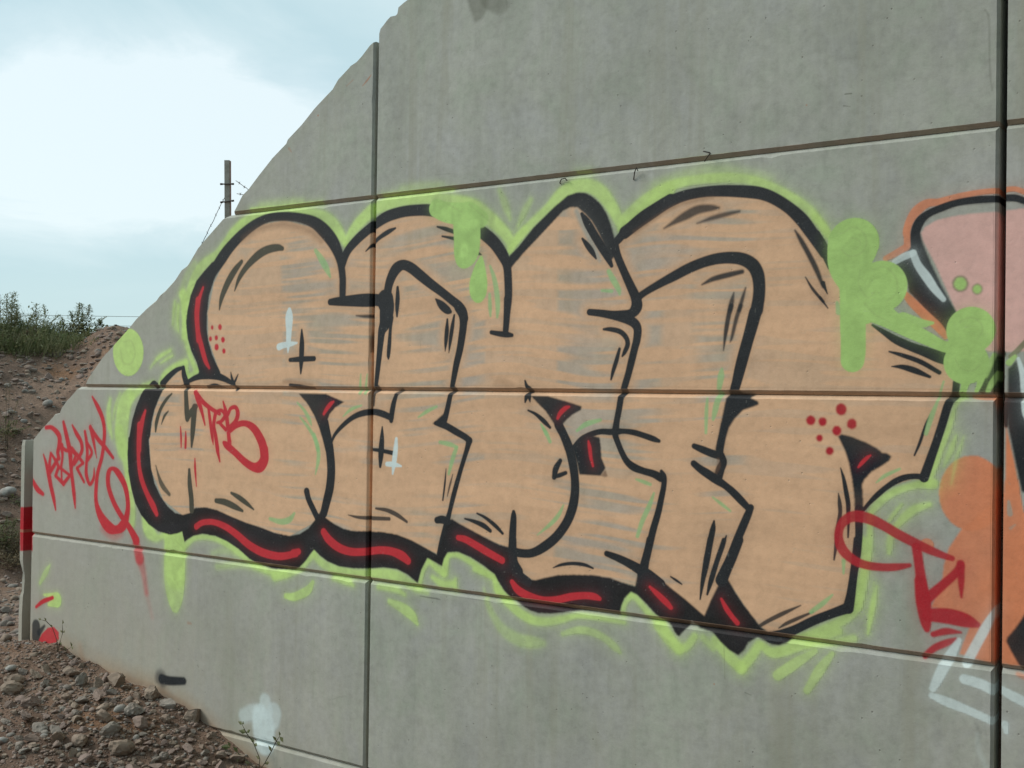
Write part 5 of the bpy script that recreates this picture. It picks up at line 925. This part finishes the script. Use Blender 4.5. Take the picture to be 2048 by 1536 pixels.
# ================================================================= unseen bridge added on the right to darken that end of the wall
bridge = empty('blocker_bridge', (5.6, 0, 2.4)); tag(bridge, 'added unseen beam bridge that shades the right end of the graffiti wall', 'bridge')
def bpart(name, *b):
    m_ = MB(); m_.box(*b); return m_.build(name, M_RAW, bridge, loc=(-5.6, 0, -2.4))
BX0, BX1, BZ = 4.5, 13.0, 2.42
bpart('blocker_deck', BX0, BX1, -17, 1.2, BZ+.75, BZ+1.0); bpart('blocker_parapet', BX0-.12, BX0+.12, -17, 1.2, BZ+1.003, BZ+1.85)
for k in range(4): bpart('blocker_girder', BX0+.35+k*2.2, BX0+.95+k*2.2, -17, 1.0, BZ, BZ+.748)
bpart('blocker_cap', BX0-.1, BX1, .22, 1.3, 1.9, BZ-.003); bpart('blocker_side_wall', 10.2, 10.8, -17, -.3, -2.4, BZ-.003)  # far wall added to close off light from the right
# wire stubs left sticking out of the upper joint
def stub(x, z, pts, label):
    mb = MB(); mb.tube([(x+a, -b, z+c) for a, b, c in pts], .0022, 5); o = mb.build('wire_stub', M_WIRE, wall); o['label'] = label
stub(.905, .792, [(0, -.02, 0), (0, .004, .0), (.010, .010, .012), (.028, .012, .014), (.036, .010, .004)], 'short bent wire poking from the concrete')
stub(1.215, .805, [(0, -.02, -.03), (0, .003, -.03), (.009, .012, -.005), (.018, .016, .008), (.024, .016, -.004)], 'short bent wire poking from the concrete')
stub(1.50, .828, [(.012, -.02, .012), (.004, .004, .012), (-.012, .010, .016), (.016, .016, .006), (-.004, .020, -.022)], 'kinked wire hanging over the joint')

# ================================================================= stones
def ico(sub):
    t = (1+5**.5)/2; v = [(-1, t, 0), (1, t, 0), (-1, -t, 0), (1, -t, 0), (0, -1, t), (0, 1, t), (0, -1, -t), (0, 1, -t), (t, 0, -1), (t, 0, 1), (-t, 0, -1), (-t, 0, 1)]
    f = [(0, 11, 5), (0, 5, 1), (0, 1, 7), (0, 7, 10), (0, 10, 11), (1, 5, 9), (5, 11, 4), (11, 10, 2), (10, 7, 6), (7, 1, 8), (3, 9, 4), (3, 4, 2), (3, 2, 6), (3, 6, 8), (3, 8, 9), (4, 9, 5), (2, 4, 11), (6, 2, 10), (8, 6, 7), (9, 8, 1)]
    v = [np.array(p)/np.linalg.norm(p) for p in v]
    for _ in range(sub):
        c = {}; nf = []
        def mid(a, b):
            k = (min(a, b), max(a, b))
            if k not in c: p = v[a]+v[b]; v.append(p/np.linalg.norm(p)); c[k] = len(v)-1
            return c[k]
        for a, b, d in f: x, y, z = mid(a, b), mid(b, d), mid(d, a); nf += [(a, x, z), (b, y, x), (d, z, y), (x, y, z)]
        f = nf
    return np.array(v), f
V0, F0 = ico(0); V1, F1 = ico(1); V2, F2 = ico(2)
rs = np.random.default_rng(11)
def stone_shape(V, angular=.6, planes=7, hmin=.5):
    p = V.copy()
    for _ in range(planes):
        n = rs.normal(size=3); n /= np.linalg.norm(n); h = rs.uniform(hmin, .80); d = p@n; p = p-np.outer(np.clip(d-h, 0, 9), n)*angular
    p *= (1+.05*rs.normal(size=(len(p), 1))); s = np.array([1, rs.uniform(.62, .95), rs.uniform(.45, .75)]); return p*s
ST_MESH = []
for k in range(12):
    for mi, m in enumerate(M_ST):
        me = bpy.data.meshes.new('stone'); p = stone_shape(V2, 1.0, 11 if k < 10 else 7, .34 if k < 10 else .6)
        if mi == 3: p = V2*np.array([1, .7, .55])*(1+.03*rs.normal(size=(len(V2), 1)))
        me.from_pydata([tuple(q) for q in p], [], F2); me.materials.append(m)
        if mi == 3: me.polygons.foreach_set('use_smooth', [True]*len(me.polygons))
        ST_MESH.append((k, mi, me))
def stone(x, y, r, mi, label, group='loose stones on the dirt', k=None, sink=.30, rz=None, tilt=.3, dz=0):
    k = rs.integers(0, 12) if k is None else k; me = ST_MESH[k*4+mi][2]
    o = bpy.data.objects.new('stone', me); COL.objects.link(o); o.scale = (r, r*rs.uniform(.85, 1.1), r*rs.uniform(.9, 1.25))
    o.rotation_euler = (rs.uniform(-tilt, tilt), rs.uniform(-tilt, tilt), rs.uniform(0, 6.28) if rz is None else rz); z = float(ground_z(x, y)); o.location = (x, y, z+r*.55*(1-2*sink)+dz); return tag(o, label, 'stone', group)
G1 = 'loose stones at the foot of the wall'; G2 = 'stones on the bank beyond the wall'
for x, y, r, mi, lab in STONES_NAMED: stone(x, y, r, mi, lab, G1 if y < 0 else G2, sink=.2, k=8 if mi == 3 else None)
TONE = ['brownish pink', 'grey', 'buff', 'pale']
for x, y, r, mi in STONES_FRONT:
    size = 'large' if r > .032 else 'fist sized' if r > .022 else 'small' if r > .014 else 'very small'
    where = 'against the wall foot' if y > -.14 else 'amid the rubble near the wall' if y > -.4 else 'near the bottom picture edge'
    side = 'towards the left' if x < -1.5 else 'in the middle' if x < -1.1 else 'towards the right'
    stone(x, y, r, mi, '%s %s stone %s, %s' % (size, TONE[mi], where, side), G1)
for x, y, r, mi in STONES_BANK:
    z = float(ground_z(x, y)); size = 'large' if r > .045 else 'middling' if r > .03 else 'small'
    where = 'near the crest of the dirt bank' if z > 0 else 'half way down the dirt bank' if z > -.8 else 'low on the dirt bank' if z > -1.3 else 'on flat dirt beyond the wall'
    stone(x, y, r, mi, '%s %s stone half buried %s%s' % (size, TONE[mi], where, ' beside the wall' if y > x*-.62-.3 else ''), G2)

def pebbles(name, n, box, rmin, rmax, label, mats, sampler=None):
    """too many to count: joined, each pebble its own little solid"""
    shapes = [stone_shape(V0 if rmax < .016 else V1, .9, 5) for _ in range(14)]; FF = F0 if rmax < .016 else F1; nv = len(shapes[0]); faces0 = np.array(FF)
    x = rs.uniform(box[0], box[1], n); y = rs.uniform(box[2], box[3], n)
    if sampler is not None: k = sampler(x, y); x, y = x[k], y[k]
    n = len(x); z = ground_z(x, y); r = rmin*(rmax/rmin)**(rs.random(n)**2.2); allv = np.empty((n, nv, 3), np.float32); th = rs.uniform(0, 6.28, n)
    for i in range(n):
        s = shapes[rs.integers(14)]*r[i]; c, d = math.cos(th[i]), math.sin(th[i]); allv[i, :, 0] = s[:, 0]*c-s[:, 1]*d+x[i]; allv[i, :, 1] = s[:, 0]*d+s[:, 1]*c+y[i]; allv[i, :, 2] = s[:, 2]+z[i]+r[i]*.12
    f = (faces0[None]+(np.arange(n)*nv)[:, None, None]).reshape(-1, 3)
    me = bpy.data.meshes.new(name); me.vertices.add(n*nv); me.vertices.foreach_set('co', allv.ravel()); me.loops.add(f.size); me.loops.foreach_set('vertex_index', f.ravel().astype(np.int32)); me.polygons.add(len(f)); me.polygons.foreach_set('loop_start', (np.arange(len(f))*3).astype(np.int32))
    for m in mats: me.materials.append(m)
    me.polygons.foreach_set('material_index', np.repeat(rs.choice(len(mats), n, p=[.46, .28, .23, .03]), len(FF)).astype(np.int32)); me.update(calc_edges=True)
    o = bpy.data.objects.new(name, me); COL.objects.link(o); return tag(o, label, 'gravel', kind='stuff')
nearw = lambda x, y: (y < -.004) & (rs.random(len(x)) < .35+.65*vnoise(x*3, y*3, 8))
pebbles('gravel', 24000, (-3.1, -.2, -1.5, -.004),   .003, .0155, 'small gravel and grit scattered over the dirt by the wall', M_ST, nearw)
pebbles('small_stones', 1500, (-3.1, -.35, -1.3, -.02), .009, .024, 'small stones too many to count between the larger ones', M_ST, lambda x, y: rs.random(len(x)) < sstep(-2.3, -1.5, x)*.8+.2)
def bank(x, y):
    t = (x-3.13)*-.84+(y+3.55)*.55; return (t > 6.2) & (t < 16) & ((x < -2.55)) & (rs.random(len(x)) < (.25+.75*vnoise(x*1.2, y*1.2, 9))*(1.6-.7*sstep(9, 11, t)))
pebbles('rubble', 36000, (-13, -2.5, -1.2, 7.5),   .010, .055, 'gravel and small rubble covering the dirt bank', M_ST, bank)

# ================================================================= plants
def leaf(mb, p, d, L_, W_, up):
    d = d.normalized(); s = d.cross(up); s = s.normalized() if s.length > .01 else Vector((1, 0, 0)); c = d.cross(s)*W_*.25
    mb.add([p, p+d*L_*.45+s*W_*.5+c, p+d*L_, p+d*L_*.45-s*W_*.5+c], [(0, 1, 2, 3)])
def weed(x, y, h, spread, nst, nl, label, group, leafm=None, rp=None, lean=(0, 0), low=.0, ll=.05, tuft=True, dz=0., cat='weed'):
    rp = rp or random.Random(int(abs(x*991+y*773)*10)); z = float(ground_z(x, y))+dz; root = empty('weed', (x, y, z)); tag(root, label, cat, group)
    st = MB(); fo = MB()
    for i in range(nst):
        a = rp.uniform(0, 6.28); H = h*rp.uniform(.45, 1) if i else h; sp = spread*rp.uniform(.2, 1)*(.25 if H > .8*h else 1); b0 = Vector((math.cos(a)*spread*.25*rp.random(), math.sin(a)*spread*.25*rp.random(), -.02)); pts = []
        for k in range(7):
            t = k/6; pts.append(b0+Vector((math.cos(a)*sp*t*t+lean[0]*t+rp.uniform(-.012, .012)*h, math.sin(a)*sp*t*t+lean[1]*t+rp.uniform(-.012, .012)*h, H*t)))
        st.tube(pts, [max(.0008, .0045*h*(1-.8*k/6)) for k in range(7)], 4)
        for k in range(int(nl/nst)):
            t = max(low, rp.random()**.75); q = t*6; j = min(5, int(q)); p = pts[j].lerp(pts[j+1], q-j); az = rp.uniform(0, 6.28); br = spread*.5*(1-t*.85)*rp.random()
            dv = Vector((math.cos(az), math.sin(az), rp.uniform(.1, 1.1))); tip = p+dv*br
            if br > .05*h and rp.random() < .3: st.tube([p, p+dv*br*.5+Vector((0, 0, .01)), tip], [.0016*h, .0012*h, .0006*h], 3)
            sz = ll*(1-.62*t)*rp.uniform(.6, 1.3); leaf(fo, tip, Vector((math.cos(az+rp.uniform(-.8, .8)), math.sin(az+rp.uniform(-.8, .8)), rp.uniform(-.3, .9))), sz, sz*rp.uniform(.25, .45), Vector((rp.uniform(-.3, .3), rp.uniform(-.3, .3), 1)))
        if tuft:
            for k in range(26):
                t = .72+.28*k/26; q = t*6; j = min(5, int(q)); p = pts[j].lerp(pts[j+1], min(1, q-j)); az = rp.uniform(0, 6.28); leaf(fo, p, Vector((math.cos(az)*.7, math.sin(az)*.7, 1)), ll*.32, ll*.15, Vector((0, 0, 1)))
    st.build('stem', M_STEM, root); fo.build('foliage', leafm or M_LEAF, root); return root
for x, y, h, sp, ns, nl, lab, dry in WEEDS: weed(x, y, h, sp, ns, nl, lab, 'weeds on top of the bank', M_LEAF2 if dry else M_LEAF, ll=.075)
for x, y, h, sp, ns, nl, lab, dry in WEEDS_LOW: weed(x, y, h, sp, ns, nl, lab, 'weeds on the bank below the crest', M_LEAF2 if dry else M_LEAF, ll=.05)
# low ground cover on the crest
gc = MB(); rg = random.Random(5)
for _ in range(44000):
    px_, py_ = rg.uniform(-15.5, -7.5), rg.uniform(-4, 9.5); t = (px_-3.13)*-.84+(py_+3.55)*.55; u = -(px_-3.13)*.55-(py_+3.55)*.84
    k_ = float(sstep(-.62, .25, u))
    if not (13.9 < t < 16.5) or rg.random() > k_*.9: continue
    z = float(ground_z(px_, py_)); H = (.12+.34*k_)*rg.uniform(.4, 1.15)*(.6+.8*float(vnoise(px_*2.5, py_*2.5, 77))); a = rg.uniform(0, 6.28)
    for k in range(2): leaf(gc, Vector((px_, py_, z-.01)), Vector((math.cos(a+k)*.4, math.sin(a+k)*.4, 1)), H, .014, Vector((0, 1, .2)))
    for k in range(4):
        q = rg.random(); leaf(gc, Vector((px_+rg.uniform(-.05, .05), py_+rg.uniform(-.05, .05), z+H*q)), Vector((rg.uniform(-1, 1), rg.uniform(-1, 1), rg.uniform(-.2, .9))), rg.uniform(.03, .07), rg.uniform(.012, .026), Vector((0, .2, 1)))
gc_o = gc.build('undergrowth', M_LEAF); tag(gc_o, 'low tangled green undergrowth along the top of the bank', 'undergrowth', kind='stuff')
# little sprigs in front of the wall
def sprig(x, y, z, stems, label):
    root = empty('sprig', (x, y, z)); tag(root, label, 'plant'); st = MB(); rp = random.Random(int(abs(x)*1000)); lv = []
    for pts, leaves in stems:
        st.tube([Vector(p) for p in pts], [.0022]*(len(pts)-1)+[.0008], 4)
        for (i, dx, dz, s) in leaves: fo = MB(); leaf(fo, Vector(pts[i]), Vector((dx, rp.uniform(-.5, .1), dz)), s, s*.55, Vector((0, -1, .3))); lv.append(fo)
    st.build('stem', M_STEM, root)
    for fo in lv: fo.build('leaf', M_LEAF, root)
sprig(-.60, -.05, float(ground_z(-.60, -.05)), [([(0, 0, -.02), (.01, 0, .06), (-.03, 0, .12), (-.07, -.01, .165), (-.085, -.02, .20)], [(1, -1, .3, .03), (2, -.6, 1, .03), (3, -1, .1, .04), (3, .8, .5, .03), (4, -1, .3, .03), (4, .6, .8, .025), (2, 1, -.1, .03)]),
    ([(.0, 0, 0), (.05, -.01, .05), (.09, -.01, .11), (.12, -.01, .16), (.15, -.02, .19)], [(1, .8, .3, .03), (2, -.5, .8, .03), (3, 1, -.3, .034), (3, -.4, 1, .03), (4, .7, -.6, .034), (4, 0, 1, .024)]),
    ([(0, 0, 0), (-.04, -.01, .03), (-.11, -.02, .07), (-.16, -.02, .085)], [(1, -1, .3, .03), (2, -.7, .9, .036), (3, -1, .0, .045), (3, -.3, 1, .03), (2, .4, -1, .04)]), ([(0, 0, 0), (.08, -.02, .02), (.16, -.03, .04)], [(1, 1, .4, .03), (2, 1, .1, .03), (2, .4, 1, .026)])], 'spindly sprig with small leaves at the wall foot below the white paint smear')
sprig(-2.08, -.06, float(ground_z(-2.08, -.06)), [([(0, 0, -.02), (-.01, 0, .06), (-.05, 0, .12), (-.09, -.01, .15), (-.12, -.02, .155)], [(2, -.5, 1, .02), (3, -.7, 1, .022), (4, -1, .2, .022), (1, 1, .3, .018)]),
    ([(0, 0, 0), (.03, -.01, .05), (.055, -.01, .11), (.05, -.01, .15)], [(1, 1, .2, .026), (2, 1, .6, .026), (3, .2, 1, .028), (2, -1, .4, .022)]), ([(0, 0, 0), (.08, -.01, .02), (.13, -.01, .045)], [(1, 0, 1, .028), (2, 1, 0, .032), (2, 0, 1, .03)])], 'tiny leafy sprig in front of the red paint blob')

# ================================================================= fence post with barbed wire on the fill behind the wall
fx, fy = -2.18, 1.15
pz = float(ground_z(fx, fy)); top = 1.415
post = empty('fence_post', (fx, fy, pz)); tag(post, 'weathered steel fence post with two clamps behind the sloping wall top', 'fence post')
post.rotation_euler = (0, math.radians(-1.2), math.radians(34))
pm = MB(); pm.box(-.018, .014, -.006, .0, -.3, top-pz); pm.build('post', M_POST, post)
pr = MB(); pr.box(.0142, .0192, -.005, .012, -.3, top-pz-.004); pr.build('rusty_flange', M_RUST, post)
for zc, ang in ((1.267, 0), (1.160, .12)):
    cb = MB(); d = Vector((math.cos(ang), 0, math.sin(ang))); c0 = Vector((0, -.012, zc-pz)); cb.tube([c0-d*.042, c0-d*.028], .0062, 6); cb.tube([c0-d*.03, c0+d*.03], .0042, 6); cb.tube([c0+d*.028, c0+d*.042], .0062, 6); cb.build('clamp', M_WIRE, post)
def barbed(p0, p1, sag, label, nb):
    mb = MB(); p0, p1 = Vector(p0), Vector(p1); n = 24; r = random.Random(nb)
    pts = [p0.lerp(p1, i/n)+Vector((0, 0, -sag*4*(i/n)*(1-i/n)))+Vector((r.uniform(-.002, .002), 0, r.uniform(-.002, .002))) for i in range(n+1)]
    mb.tube(pts, .0019, 5)
    for k in range(nb):
        q = pts[0].lerp(pts[-1], (k+.6)/nb); i = int((k+.6)/nb*n); q = pts[min(i, n)]
        for s in (-1, 1): mb.tube([q+Vector((-.006*s, 0, -.007)), q, q+Vector((.006*s, 0, .008))], .0014, 4)
    tag(mb.build('barbed_wire', M_WIRE), label, 'barbed wire')
barbed((-2.154, 1.15, 1.289), (-1.613, 1.0, 1.028), 0, 'barbed wire running right from the upper clamp behind the wall', 7)
barbed((-2.246, 1.15, 1.205), (-2.21, 0.9, 0.802), 0.0, 'barbed wire slanting down left from the lower clamp', 7)
barbed((-2.143, 1.15, 1.208), (-1.613, 1.0, 1.042), -0.015, 'short barbed wire leaving the lower clamp to the right', 7)
pl = MB(); pl.tube([(-110.605, -8.751, 3.906), (-47.066, 34.759, 3.912), (3.925, 69.686, 3.085)], .014, 5); tag(pl.build('power_line', M_CABLE), 'upper thin power line crossing the sky above the bank', 'power line')
pl = MB(); pl.tube([(-110.602, -8.743, 3.412), (-47.063, 34.767, 3.405), (3.928, 69.694, 2.577)], .014, 5); tag(pl.build('power_line', M_CABLE), 'lower thin power line crossing the sky above the bank', 'power line')
